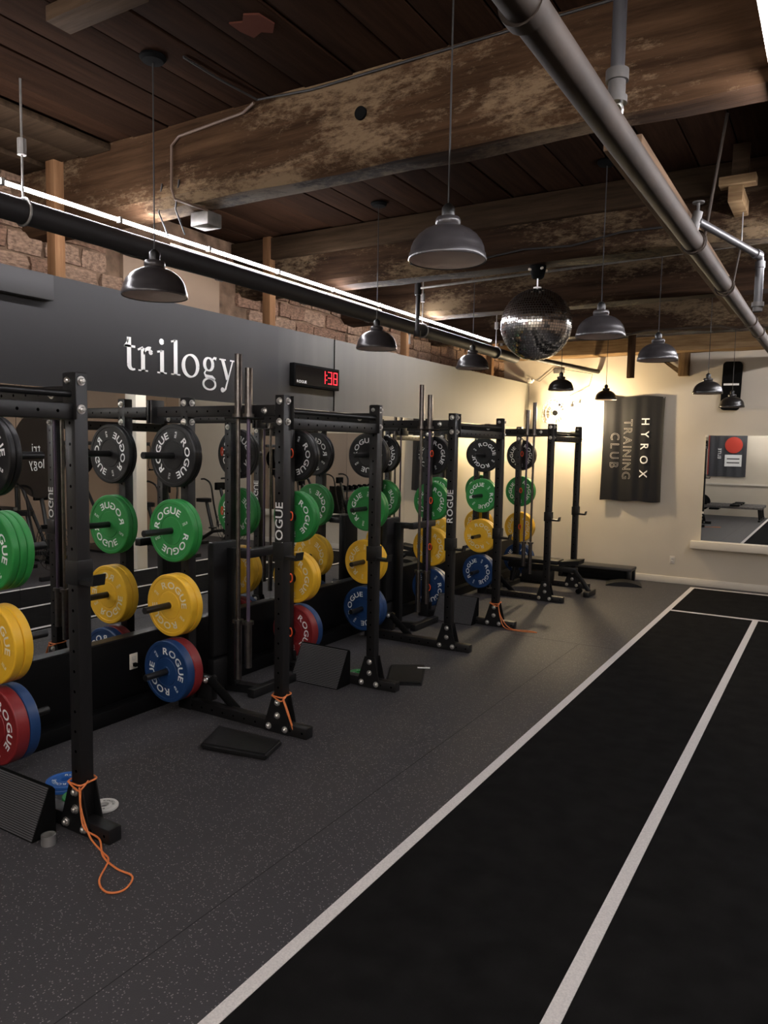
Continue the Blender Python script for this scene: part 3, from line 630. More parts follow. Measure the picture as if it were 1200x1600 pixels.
# ------------------------------------------------------------------ power racks
T = 0.0762; HH = T / 2
def tube_mesh(Lt):
    return cached(('tube', round(Lt, 3)), lambda: B().box(-HH, HH, -HH, HH, -Lt / 2, Lt / 2, 0.006).mesh('tube', STEEL))
def bolt_mesh():
    return B().cyl((0, 0, 0), (0, 0, 0.004), 0.023, 16).cyl((0, 0, 0.004), (0, 0, 0.016), 0.016, 6).lathe([(0, 0.022), (0.008, 0.0215), (0.0135, 0.016), (0, 0.016)], 12).mesh('bolt', CHROME)
BOLT = bolt_mesh()
FACE = {'-y': (PI / 2, 0, 0), '+y': (-PI / 2, 0, 0), '+x': (0, PI / 2, 0), '-x': (0, -PI / 2, 0)}
def gusset_mesh():
    return B().prism([(-0.115, 0.0), (0.10, 0.0), (0.098, 0.05), (0.046, 0.255), (-0.046, 0.255), (-0.113, 0.05)], lambda u, v, h: (u, h, v), 0, 0.007).mesh('gusset', BLACK)
GUS = gusset_mesh()
def hook_mesh():
    b = B()
    b.box(-0.046, 0.046, -0.046, -0.0385, -0.06, 0.06, 0.002).box(-0.046, 0.046, 0.0385, 0.046, -0.06, 0.06, 0.002).box(0.0385, 0.047, -0.046, 0.046, -0.06, 0.06, 0.002)
    b.prism([(0.047, -0.055), (0.145, -0.055), (0.155, 0.0), (0.143, 0.0), (0.135, -0.035), (0.047, -0.03)], lambda u, v, h: (u, h, v), -0.035, 0.035)
    return b.mesh('j_hook', BLACK)
HOOK = hook_mesh()
PEG = B().cyl((0, 0, 0), (0, 0, 0.008), 0.05, 18).cyl((0, 0, 0), (0, 0, 0.375), 0.0235, 18).mesh('storage_peg', BLACK)
LOOP = B().path([(0.016 * math.cos(a), 0, 0.036 * math.sin(a)) for a in [2 * PI * k / 18 for k in range(18)]], 0.0055, 6, closed=True).mesh('pin_loop', CLIP)
PEGZ = (1.87, 1.335, 0.80, 0.325)
RW = 1.168; RX = -0.875
def rogue_vertical(face, zc, size=0.088):
    V, F = flat_text('ROGUE', size, (lambda u, v: (v * -1 + size * 0.36, -HH - 0.0012, zc + u)) if face == '-y' else (lambda u, v: (HH + 0.0012, v * -1 + size * 0.36, zc + u)), xs=1.05, gap=0.1, off=0.012)
    return text_mesh('lettering', V, F, WHITE)
def rack(y0, label, hooks, sticker=None):
    o = thing('power_rack', label, 'rack', (-3.165, y0, 0), group='black squat racks along the mirror')
    for yk in (0, RW):
        for xk in (0, RX):
            p = put('upright', tube_mesh(2.286 - T), o, (xk, yk, T + (2.286 - T) / 2))
            if xk == 0 and yk == 0 and sticker:
                q = put('lettering', rogue_vertical('-y', sticker - T - (2.286 - T) / 2), p)
        Lf = 0.24 + 0.95
        put('foot', tube_mesh(Lf), o, (0.24 - Lf / 2, yk, HH), (0, PI / 2, 0))
        Lm = 1.15 - HH
        put('side_member', tube_mesh(Lm), o, (-HH - Lm / 2, yk, 2.183), (0, PI / 2, 0))
        B().box(-1.20, -1.18, yk - 0.06, yk + 0.06, 2.10, 2.27, 0.003).build('wall_bracket', BLACK, o)
        for sgn, fc in ((-1, '-y'), (1, '+y')):
            g_ = put('gusset', GUS, o, (0, yk + (-HH - 0.007 if sgn < 0 else HH), 0.002))
            for (bx, bz) in ((0.0, 0.215), (0.0, 0.125), (-0.075, 0.04), (0.065, 0.04)):
                put('bolt', BOLT, g_, (bx, -0.0 if sgn < 0 else 0.007, bz - 0.002), FACE[fc])
            B().box(RX - 0.06, RX + 0.06, yk + sgn * (HH + 0.004) - 0.004, yk + sgn * (HH + 0.004) + 0.004, 0.0, 0.16, 0.002).build('base_plate', BLACK, o)
        for (bz) in (2.245, 2.11):
            for fc, (dx, dy) in (('-y', (0, -HH)), ('+x', (HH, 0))):
                put('bolt', BOLT, o, (dx, yk + dy, bz), FACE[fc])
            put('bolt', BOLT, o, (RX, yk - HH, bz), FACE['-y']); put('bolt', BOLT, o, (RX + HH, yk, bz - 0.05 + 0.05), FACE['+x'])
        put('bolt', BOLT, o, (-0.13, yk - HH, 2.183), FACE['-y'])
        for zk in PEGZ:
            near = (yk == 0)
            put('storage_peg', PEG, o, (RX, yk + (-HH if near else HH), zk), FACE['-y' if near else '+y'])
            if not near: put('pin_loop', LOOP, o, (RX + 0.062, yk - HH - 0.006, zk + 0.02), (0, 0, 0.3))
    Lc = RW - T
    put('crossmember', tube_mesh(Lc), o, (0, RW / 2, 2.098), (PI / 2, PI / 2, 0))
    B().cyl((0.012, HH, 2.182), (0.012, RW - HH, 2.182), 0.0175, 14).build('pull_up_bar', BLACK, o)
    for yk in (HH + 0.003, RW - HH - 0.003): B().box(-HH, HH + 0.02, yk - 0.003, yk + 0.003, 2.06, 2.28, 0.001).build('end_plate', BLACK, o)
    for (yk, zk) in hooks: put('j_hook', HOOK, o, (0, yk, zk))
    # bar holder on the near side member
    B().box(-0.345, -0.13, -0.19, -HH, 2.128, 2.136, 0.001).box(-0.345, -0.13, -HH - 0.006, -HH, 2.12, 2.22, 0.001).build('bar_holder', BLACK, o)
    # landmine at the near rear corner
    B().cyl((-0.65, -0.02, 0.26), (-0.46, 0.065, 0.04), 0.031, 16).build('landmine_tube', MATTE, o)
    B().box(-0.76, -0.62, -0.03, 0.03, 0.10, 0.27, 0.004).cyl((-0.66, -0.05, 0.255), (-0.66, 0.045, 0.255), 0.018, 12).build('landmine_hinge', BLACK, o)
    put('bolt', BOLT, o, (-0.66, -0.05, 0.255), FACE['-y'])
    return o
RY = [2.354 - RW, 3.933, 6.502, 9.349]
rack(RY[0], 'nearest black squat rack, cut off by the left edge of the picture', [(0, 1.30), (RW, 1.32)])
rack(RY[1], 'second black squat rack, under the digital clock', [(0, 1.25), (RW, 1.1)], 1.42)
rack(RY[2], 'third black squat rack, between the clock and the back corner', [(0, 1.03), (RW, 1.03)], 1.40)
rack(RY[3], 'farthest black squat rack, beside the back wall and banner', [(0, 1.10), (RW, 1.10)])

# ------------------------------------------------------------------ bumper plates
THK = {'black': 0.036, 'green': 0.044, 'yellow': 0.056, 'blue': 0.066, 'red': 0.08}
LB = {'black': '10LB', 'green': '25LB', 'yellow': '35LB', 'blue': '45LB', 'red': '55LB'}
AX = Matrix.Rotation(PI / 2, 4, 'X')      # local Z -> -Y
def plate_mesh(c):
    t = THK[c] / 2
    half = [(0.0245, t), (0.034, t), (0.036, t - 0.002), (0.098, t - 0.002), (0.100, t - 0.005), (0.105, t - 0.005), (0.107, t - 0.003), (0.196, t - 0.003), (0.199, t), (0.217, t), (0.2225, t - 0.003), (0.225, t - 0.009)]
    prof = half + [(r, -h) for r, h in reversed(half)]
    return B().lathe(prof, 56, AX, closed=True).mesh('disc', PLATEM[c], True, 0.35)
def plate_text(c):
    t = THK[c] / 2 - 0.003 + 0.0009; V = []; F = []
    for side in (-1, 1):
        for a in (PI / 2, -PI / 2):
            for (tv, tf_) in (arc_text('ROGUE', 0.068, 0.124, a, 1.3, 0.12, 0.018),):
                b0 = len(V); V += [(u * (1 if side < 0 else -1), side * t, v) for u, v in tv]; F += [tuple(i + b0 for i in f) for f in tf_]
        for a in (0, PI):
            tv, tf_ = flat_text(LB[c], 0.026, lambda u, v: (u, v), 1.0, 0.08, 0.01)
            for off, sz in ((0.0, 1.0),):
                b0 = len(V)
                for (u, v) in tv:
                    q = (v - 0.009); uu, vv = (0.15 + u) * math.cos(a) - q * math.sin(a), (0.15 + u) * math.sin(a) + q * math.cos(a)
                    V.append((uu * (1 if side < 0 else -1), side * t, vv))
                F += [tuple(i + b0 for i in f) for f in tf_]
    return text_mesh('lettering', V, F, PRINT_Y if c == 'yellow' else WHITE)
PM = {c: plate_mesh(c) for c in THK}; PT = {c: plate_text(c) for c in THK}
POSTN = {0: 'nearest rack post at the left edge', 1: 'second rack near rear post', 2: 'second rack far rear post', 3: 'third rack near rear post', 4: 'third rack far rear post', 5: 'farthest rack near rear post', 6: 'farthest rack far rear post'}
STACKS = {0: (RY[0] + RW, 1, [['black', 'black'], ['green', 'green', 'green'], ['yellow', 'yellow'], ['red', 'blue']], (0.5, 0.9, 0.75, 1.3)),
          1: (RY[1], -1, [['black', 'black'], ['green', 'green'], ['yellow', 'yellow'], ['red', 'blue']], (-1.35, -0.42, 0.55, 0.85)),
          2: (RY[1] + RW, 1, [['black', 'black'], ['green', 'green'], ['yellow', 'yellow'], ['red', 'blue']], (1.9, 1.5, 1.5, 1.5)),
          3: (RY[2], -1, [['black', 'black'], ['green', 'green'], ['yellow', 'yellow'], ['blue', 'blue']], (-0.6, -1.4, -1.5, -1.0)),
          4: (RY[2] + RW, 1, [['black', 'black'], ['green', 'green'], ['yellow', 'yellow'], ['blue', 'blue']], (1.2, 1.3, 1.4, 2.2)),
          5: (RY[3], -1, [['black'], ['green', 'green'], ['yellow', 'yellow'], ['blue', 'blue']], (0.5, -0.8, 0.6, -1.2)),
          6: (RY[3] + RW, 1, [['black', 'black'], ['green', 'green'], ['yellow', 'yellow'], ['blue', 'blue']], (1.4, 1.4, 1.5, 1.4))}
for pi_, (py, sg, levels, rots) in STACKS.items():
    for li, lv in enumerate(levels):
        d = HH + 0.010 + (0.03 if sg < 0 else 0.022)
        cnt = {c: lv.count(c) for c in lv}; seen = {}
        for j, c in enumerate(lv):
            t = THK[c]; yc = py + sg * (d + t / 2); d += t + 0.0015
            seen[c] = seen.get(c, 0) + 1
            if cnt[c] == 1: which = 'single'
            else: which = ['inner', 'middle', 'outer'][seen[c] - 1] if cnt[c] == 3 else ['inner', 'outer'][seen[c] - 1]
            lab = f'{which} {c} bumper plate with white lettering, on {POSTN[pi_]}'
            if c == 'red': lab = f'red bumper plate with white lettering, bottom peg of {POSTN[pi_]}'
            r0 = rots[li] + (random.uniform(-1.5, 1.5) if not ((sg < 0 and j == len(lv) - 1) or (sg > 0 and j == 0)) else 0)
            o = thing('bumper_plate', lab, 'weight plate', (-3.165 + RX, yc, PEGZ[li] - 0.0005), (0, r0, 0), group=f'{c} bumper plates')
            put('disc', PM[c], o); put('lettering', PT[c], o)['kind'] = 'stuff'

# ------------------------------------------------------------------ hanging barbells
def barbell(loc, L_, sl, shaft, label, rs=0.014):
    o = thing('barbell', label, 'barbell', loc, group='barbells hanging upright on the racks')
    B().cyl((0, 0, sl), (0, 0, L_ - sl), rs, 14).build('shaft', shaft, o)
    for z0, z1, nm in ((0, sl - 0.02, 'sleeve'), (L_ - sl + 0.02, L_, 'sleeve')): B().cyl((0, 0, z0), (0, 0, z1), 0.0248, 20).build(nm, BARSTEEL, o)
    for z0 in (sl - 0.022, L_ - sl): B().cyl((0, 0, z0), (0, 0, z0 + 0.022), 0.038, 20).build('collar', BARSTEEL, o)
    return o
for i, (ry, nm) in enumerate(((RY[1], 'second'), (RY[2], 'third'), (RY[3], 'farthest'))):
    z1 = 2.1365 - (2.2 - 0.415); z2 = 2.1365 - (2.01 - 0.32)
    sw = (i == 2)
    xa, xb = (-3.445, -3.355) if not sw else (-3.35, -3.44)
    yb_ = ry - 0.125
    barbell((xa, yb_, z1), 2.2, 0.415, BARSTEEL, f'longer steel barbell hanging upright on the {nm} rack')
    barbell((xb, yb_, z2), 2.01, 0.32, LILAC, f'shorter barbell with lilac shaft hanging upright on the {nm} rack', 0.0125)

# ------------------------------------------------------------------ benches
def bench_upright(x, y, label):
    o = thing('workout_bench', label, 'bench', (x, y, 0))
    B().box(-0.34, -0.27, -0.29, 0.0, 0.30, 1.20, 0.02).build('back_pad', VINYL, o)
    B().box(-0.34, -0.27, -0.29, 0.0, 0.03, 0.285, 0.02).build('seat_pad', VINYL, o)
    B().box(-0.27, -0.19, -0.14, -0.07, 0.05, 1.15, 0.005).build('spine', BLACK, o)
    B().box(-0.035, 0.035, -0.17, 0.36, 0.002, 0.07, 0.006).build('foot', BLACK, o)
    B().prism([(-0.30, -0.14), (-0.30, -0.06), (-0.0, 0.0), (-0.0, -0.08)], lambda u, v, h: (u, v, h), 0.002, 0.068).build('base_arm', BLACK, o)
    B().box(-0.035, 0.03, -0.25, 0.25, 1.10, 1.165, 0.006).build('top_foot', BLACK, o)
    B().box(-0.20, -0.03, -0.13, -0.07, 1.09, 1.15, 0.004).build('top_arm', BLACK, o)
    return o
bench_upright(-3.79, 4.50, 'black workout bench stored upright in the second rack')
bench_upright(-3.79, 7.09, 'black workout bench stored upright in the third rack')
o = thing('workout_bench', 'black adjustable bench set flat in the farthest rack', 'bench', (-3.45, 10.15, 0))
B().box(-0.62, 0.22, -0.14, 0.14, 0.37, 0.435, 0.02).build('back_pad', VINYL, o)
B().prism([(0.235, 0.36), (0.5, 0.40), (0.51, 0.46), (0.24, 0.425)], lambda u, v, h: (u, h, v), -0.13, 0.13).build('seat_pad', VINYL, o)
B().box(-0.55, 0.45, -0.035, 0.035, 0.27, 0.345, 0.005).build('spine', BLACK, o)
B().box(-0.32, 0.1, -0.1, 0.1, 0.12, 0.265, 0.01).build('ladder_plate', BLACK, o)
B().path([(0.40, 0, 0.31), (0.55, -0.08, 0.18), (0.66, -0.14, 0.06)], 0.032, 10).build('front_leg', BLACK, o)
B().box(0.62, 0.70, -0.28, 0.06, 0.0, 0.07, 0.01).build('front_foot', BLACK, o)
B().path([(-0.45, 0, 0.3), (-0.5, 0, 0.05)], 0.032, 10).build('rear_leg', BLACK, o)
B().box(-0.54, -0.46, -0.25, 0.25, 0.0, 0.07, 0.01).build('rear_foot', BLACK, o)
B().cyl((0.5, -0.1, 0.035), (0.5, 0.0, 0.035), 0.035, 14).build('wheel', MATTE, o)

# ------------------------------------------------------------------ floor items
def wedge(x0, x1, y0, label, dp=0.185, ht=0.29):
    o = thing('slant_board', label, 'slant board', ((x0 + x1) / 2, y0, 0), group='black slant boards on the floor')
    hl = (x1 - x0) / 2; f3 = lambda u, v, h: (h, u, v)
    B().prism([(0.0, 0.0), (dp, 0.0), (dp, ht - 0.02), (dp - 0.015, ht), (dp - 0.03, ht - 0.003)], f3, -hl, hl).build('body', MATTE, o)
    b = B(); n = 24; RUBG = mat('grey_grip', (0.085, 0.083, 0.088), 0.6)
    for k in range(n):
        t0 = (k + 0.15) / n; t1 = (k + 0.8) / n
        p = lambda t, e: (0.002 + (dp - 0.032) * t - e * 0.88, 0.004 + (ht - 0.008) * t + e * 0.475)
        b.prism([p(t0, -0.002), p(t0, 0.004), p(t1, 0.004), p(t1, -0.002)], f3, -hl + 0.008, hl - 0.008)
    g_ = b.build('grip_ribs', RUBG, o, smooth=False); g_['kind'] = 'stuff'
wedge(-3.72, -3.255, 2.13, 'black ribbed slant board beside the nearest rack foot', 0.13, 0.245)
wedge(-3.83, -3.35, 4.87, 'black slant board in the second rack, beside its far foot')
wedge(-3.87, -3.38, 7.52, 'black slant board in the third rack, before its far foot')
def small_plate(loc, R, t, c, label, tilt=0):
    m = {'blue': mat('small_blue', (0.02, 0.10, 0.34), 0.4), 'green': mat('small_green', (0.03, 0.25, 0.06), 0.4), 'white': mat('small_white', (0.62, 0.60, 0.56), 0.45)}[c]
    o = thing('change_plate', label, 'weight plate', loc, (tilt, 0, 0))
    B().lathe([(0.0255, t), (0.04, t), (0.042, t - 0.003), (R - 0.02, t - 0.003), (R - 0.017, t), (R - 0.003, t), (R, t - 0.004), (R, 0.004), (R - 0.003, 0), (0.0255, 0)], 40, closed=True).build('disc', m, o, ang=0.4)
    V = []; F = []
    for a in (PI / 2, -PI / 2):
        tv, tf_ = arc_text('ROGUE', 0.3 * R, 0.48 * R, a, 1.1, 0.12, 0.012); b0 = len(V); V += [(u, v, t - 0.002) for u, v in tv]; F += [tuple(i + b0 for i in f) for f in tf_]
    put('lettering', text_mesh('lettering', V, F, MATTE if c == 'white' else WHITE), o)
small_plate((-3.66, 2.60, 0.0), 0.105, 0.022, 'blue', 'lower of two small blue plates on the floor behind the nearest rack post')
small_plate((-3.655, 2.605, 0.0225), 0.105, 0.022, 'blue', 'upper of two small blue plates on the floor behind the nearest rack post')
small_plate((-3.44, 2.53, 0.0), 0.085, 0.04, 'green', 'small green plate half hidden by the nearest rack foot')
small_plate((-3.27, 2.56, 0.0), 0.075, 0.018, 'white', 'small white plate on the floor right of the nearest rack post')
tag(B().lathe([(0.027, 0), (0.034, 0), (0.035, 0.02), (0.034, 0.05), (0.027, 0.05), (0.026, 0.025)], 24, closed=True).build('bar_collar', CHROME, None, (-3.185, 2.17, 0)), 'chrome collar ring on the floor by the nearest rack foot', 'collar')
small_plate((-3.44, 5.33, 0.0), 0.085, 0.02, 'green', 'small green plate on the floor beside the second rack far foot')
def mat_slab(name, quad, h, label, cat, m=VINYL, layers=2):
    o = thing(name, label, cat, (quad[0][0], quad[0][1], 0))
    qx, qy = quad[0]
    for k in range(layers):
        b = B(); ins = 0.0 + 0.012 * k
        c = Vector((sum(q[0] for q in quad) / 4 - qx, sum(q[1] for q in quad) / 4 - qy))
        poly = [(Vector((q[0] - qx, q[1] - qy)) - c) * (1 - ins / 0.25) + c for q in quad]
        b.prism([(p.x, p.y) for p in poly], lambda u, v, hh: (u, v, hh), k * h / layers + 0.0005, (k + 1) * h / layers - 0.001)
        bmesh.ops.bevel(b.bm, geom=b.bm.edges[:], offset=h / layers * 0.3, segments=3, affect='EDGES')
        b.build('mat_layer', m, o)
    return o
mat_slab('folded_mat', [(-3.40, 3.40), (-2.93, 3.49), (-3.0, 3.74), (-3.53, 3.70)], 0.045, 'black folded mat lying before the second rack foot', 'mat', layers=1)
m2 = mat_slab('folded_mat', [(-3.09, 5.2), (-2.83, 5.34), (-3.06, 5.83), (-3.32, 5.66)], 0.03, 'flat black pouch with white label beyond the second rack far foot', 'mat')
B().box(0.02, 0.13, 0.50, 0.535, 0.0295, 0.031, rot=Matrix.Rotation(0.5, 4, 'Z')).build('label_tag', WHITE, m2)
def smooth_pts(P, n=6, closed=False):
    P = [Vector(p) for p in P]; out = []; m = len(P)
    for i in range(m if closed else m - 1):
        p0 = P[(i - 1) % m] if (closed or i > 0) else P[0]; p1 = P[i]; p2 = P[(i + 1) % m]; p3 = P[(i + 2) % m] if (closed or i + 2 < m) else P[-1]
        for k in range(n):
            t = k / n
            out.append(0.5 * ((2 * p1) + (p2 - p0) * t + (2 * p0 - 5 * p1 + 4 * p2 - p3) * t * t + (3 * p1 - p0 - 3 * p2 + p3) * t ** 3))
    if not closed: out.append(P[-1])
    return out
def band(label, x, y, z, tail):
    o = thing('resistance_band', label, 'band', (x, y, z))
    q = HH + 0.008
    B().path(smooth_pts([(-q, -q, 0), (0, -q - 0.004, -0.006), (q, -q, -0.004), (q + 0.004, 0, 0.0), (q, q, 0.004), (-q, q, 0.004)], 4, True), 0.0048, 6, closed=True).path(smooth_pts([(-q, -q - 0.006, -0.002), (0.01, -q - 0.01, -0.022), (q, -q - 0.006, -0.026), (q + 0.012, -0.01, 0.012)], 5), 0.0048, 6).build('loop', ORANGE, o)
    B().path(smooth_pts(tail, 6), 0.0048, 6).build('tail', ORANGE, o)
band('long orange tube band tied to the nearest rack post, looping on the floor', -3.165, 2.354, 0.262, [(0.05, -0.052, -0.02), (0.06, -0.06, -0.12), (0.10, -0.07, -0.2), (0.17, -0.04, -0.245), (0.30, -0.12, -0.256), (0.44, -0.155, -0.256), (0.55, -0.16, -0.256), (0.60, -0.25, -0.256), (0.55, -0.30, -0.256), (0.45, -0.26, -0.256), (0.35, -0.13, -0.256), (0.27, -0.1, -0.254), (0.14, -0.07, -0.23), (0.07, -0.065, -0.11), (0.045, -0.054, -0.01)])
band('orange tube band tied around the second rack near post', -3.165, 3.933, 0.262, [(0.05, -0.05, 0), (0.09, -0.04, -0.10), (0.12, -0.03, -0.20), (0.13, -0.03, -0.23), (0.10, -0.05, -0.12), (0.05, -0.05, -0.01)])
band('orange tube band tied to the third rack far post, trailing right on the floor', -3.165, RY[2] + RW, 0.262, [(0.05, -0.05, 0), (0.08, -0.05, -0.15), (0.14, -0.06, -0.25), (0.3, -0.1, -0.256), (0.5, -0.06, -0.256), (0.42, -0.03, -0.256), (0.2, -0.05, -0.253), (0.09, -0.05, -0.14), (0.05, -0.05, -0.01)])
o = thing('step_box', 'long low black box against the back wall', 'box', (-3.1, 11.5, 0))
B().box(-0.56, 0.56, -0.16, 0.16, 0.17, 0.215, 0.008).build('top', mat('grey_top', (0.045, 0.042, 0.04), 0.5), o)
B().box(-0.54, 0.54, -0.14, 0.14, 0.03, 0.17, 0.004).build('body', MATTE, o)
for sx in (-1, 1):
    for sy in (-1, 1): B().box(sx * 0.52 - 0.03, sx * 0.52 + 0.03, sy * 0.13 - 0.03, sy * 0.13 + 0.03, 0, 0.17, 0.004).build('corner_leg', BLACK, o)
b = B(); n = 14
pl = [(-0.25 + 0.5 * k / n, 0.012 + 0.055 * math.sin(PI * k / n) ** 0.8) for k in range(n + 1)]
b.prism([(-0.25, 0.0)] + pl + [(0.25, 0.0)], lambda u, v, h: (u, h, v), -0.14, 0.14)
tag(b.build('ab_mat', VINYL, None, (-2.60, 11.14, 0), (0, 0, 0.25)), 'curved black sit-up mat on the floor by the back wall', 'mat')

# ------------------------------------------------------------------ things on the walls
ck = thing('digital_clock', 'black digital wall clock with red digits on the left wall', 'clock', (XW, 5.53, 2.505))
B().box(0, 0.055, 0, 0.73, 0, 0.21, 0.006).build('case', MATTE, ck)
B().box(0.055, 0.0565, 0.02, 0.71, 0.02, 0.19).build('screen', mat('clock_glass', (0.006, 0.005, 0.005), 0.12), ck, smooth=False)
RED = mat('red_led', (0.6, 0.01, 0.015), 0.5, emit=((1.0, 0.015, 0.03), 1.6))
SEG = {'1': 'bc', '3': 'abgcd', '8': 'abcdefg'}
def digit(ch, y0, wd, z0, ht, tk):
    b = B(); r = {'a': (y0, y0 + wd, z0 + ht - tk, z0 + ht), 'd': (y0, y0 + wd, z0, z0 + tk), 'g': (y0, y0 + wd, z0 + ht / 2 - tk / 2, z0 + ht / 2 + tk / 2), 'f': (y0, y0 + tk, z0 + ht / 2, z0 + ht), 'e': (y0, y0 + tk, z0, z0 + ht / 2), 'b': (y0 + wd - tk, y0 + wd, z0 + ht / 2, z0 + ht), 'c': (y0 + wd - tk, y0 + wd, z0, z0 + ht / 2)}
    for s_ in SEG[ch]: y_0, y_1, z_0, z_1 = r[s_]; b.box(0.0566, 0.0585, y_0 + 0.002, y_1 - 0.002, z_0 + 0.002, z_1 - 0.002)
    return b.build('digit', RED, ck, smooth=False)
digit('1', 0.43, 0.06, 0.05, 0.125, 0.012); digit('3', 0.53, 0.07, 0.05, 0.125, 0.012); digit('8', 0.622, 0.07, 0.05, 0.125, 0.012)
B().box(0.0566, 0.0585, 0.504, 0.515, 0.085, 0.096).box(0.0566, 0.0585, 0.504, 0.515, 0.13, 0.141).build('colon', RED, ck, smooth=False)
V, F = flat_text('ROGUE', 0.035, lambda u, v: (0.0572, 0.04 + u, 0.032 + v), 1.25, 0.1, 0.012, center=False)
put('lettering', text_mesh('lettering', V, F, WHITE), ck)
def outlet(loc, rz, label, plug=False):
    o = thing('wall_outlet', label, 'outlet', loc, (0, 0, rz))       # faces local -y
    B().box(-0.036, 0.036, -0.006, 0, -0.058, 0.058, 0.003).build('cover_plate', TRIMW, o)
    for zk in (-0.022, 0.022): B().box(-0.016, 0.016, -0.0085, -0.006, zk - 0.014, zk + 0.014, 0.003).build('socket', mat('outlet_face', (0.6, 0.56, 0.5), 0.4), o)
    if plug: B().box(-0.014, 0.014, -0.04, -0.0085, -0.036, -0.01, 0.004).path([(0, -0.04, -0.022), (0.02, -0.06, -0.05), (0.05, -0.05, -0.15), (0.06, -0.03, -0.25)], 0.004, 6).build('plug', MATTE, o)
outlet((XW + 0.05, 3.664, 0.365), PI / 2, 'white outlet with black plug below the mirror by the second rack', True)
outlet((XW + 0.05, 7.40, 0.30), PI / 2, 'white outlet below the mirror behind the third rack')
outlet((-2.052, YB, 0.35), 0, 'small white outlet low on the back wall')
# banner
fold = lambda x: 0.010 * math.sin(x * 13 + 0.6) + 0.006 * math.sin(x * 23 + 2.0) + 0.003 * math.sin(x * 41)
ban = thing('wall_banner', 'dark grey hanging banner with sideways white lettering on the back wall', 'banner', (-2.70, YB - 0.045, 1.20))
BW, BH = 0.90, 1.575
def cloth_y(u, v):
    t = v / BH
    return -fold(u) * (0.45 + 0.75 * (1 - t)) - 0.02 * (1 - t)
b = B(); nx, nz = 60, 30; grid = [[None] * (nz + 1) for _ in range(nx + 1)]
for th_ in (0.0, 0.003):
    for i in range(nx + 1):
        for j in range(nz + 1):
            u = -BW / 2 + BW * i / nx; v = BH * j / nz
            uu = u * (1.0 - 0.02 * math.sin(PI * v / BH)); vv = v + 0.012 * math.sin(u * 9) * (v / BH) + (0.008 * math.sin(u * 15) if j == 0 else 0)
            grid[i][j] = b.bm.verts.new((uu, cloth_y(u, v) + th_, vv))
    for i in range(nx):
        for j in range(nz): b.bm.faces.new((grid[i][j], grid[i + 1][j], grid[i + 1][j + 1], grid[i][j + 1]))
b.build('cloth', mat('banner_cloth', (0.0085, 0.0078, 0.0092), 0.6, 0, 0.3), ban, ang=1.5)
def banner_text(word, size, uc, v0, v1, outline, m, xs=1.0):
    # reads downwards: along the text -> -z, up of the letters -> +x; letters spaced to fill v0..v1
    lay, W = layout(word, size, xs, 0.0, 0.0 if outline else 0.012, outline)
    tot = sum(l_[3] for l_ in lay); gap = ((v0 - v1) - tot) / (len(lay) - 1); x = 0
    for vs, fs, x_, wd in lay:
        V = []
        for q in vs:
            v = v0 - (x + q[0]); u = uc + q[1]
            V.append((u, cloth_y(u, v) - 0.008, v))
        put('letter', text_mesh('letter', V, fs, m), ban); x += wd + gap
GREYP = mat('grey_print', (0.45, 0.42, 0.39), 0.5)
banner_text('HYROX', 0.16, 0.13, 1.25, 0.36, 0, WHITE)
banner_text('TRAINING', 0.175, -0.125, 1.235, 0.335, 0.011, GREYP, 0.95)
banner_text('CLUB', 0.175, -0.315, 1.03, 0.50, 0.011, GREYP, 0.95)
for sx in (-0.43, 0.43): B().cyl((sx, 0.0, BH - 0.02), (sx, 0.045, BH - 0.02), 0.006, 8).build('pin', CHROME, ban)
# black striped panel
o = thing('wall_panel', 'black rounded wall panel with two white stripes, high on the back wall', 'panel', (-1.37, YB, 2.90), (0, 0.02, 0))
b = B(); pts = []
for (cx, cz, a0) in ((0.075, 0.29, 0), (-0.075, 0.29, 90), (-0.075, -0.29, 180), (0.075, -0.29, 270)):
    for k in range(6): a = math.radians(a0 + 18 * k); pts.append((cx + 0.05 * math.cos(a), cz + 0.05 * math.sin(a)))
b.prism(pts, lambda u, v, h: (u, h, v), -0.06, 0.0); b.build('board', MATTE, o)
for zk, hw in ((0.02, 0.10), (-0.26, 0.10)): B().box(-hw, hw, -0.063, -0.06, zk - 0.014, zk + 0.014).build('stripe', WHITE, o, smooth=False)
# back mirror and ledge
o = thing('wall_mirror', 'mirror on the back wall at the right edge, above a white ledge', 'mirror', (-1.67, YB, 0.667))
B().box(0, 3.2, -0.008, -0.001, 0, 1.535).build('mirror_panel', MIRROR, o, smooth=False)
for zk in (0.4, 1.51): B().box(-0.012, 0.025, -0.012, 0, zk, zk + 0.03, 0.002).build('mirror_clip', TRIMW, o)
tag(B().box(-1.80, 1.65, YB - 0.10, YB, 0.555, 0.665, 0.004).build('mirror_ledge', TRIMW), 'white ledge under the back wall mirror', 'ledge')
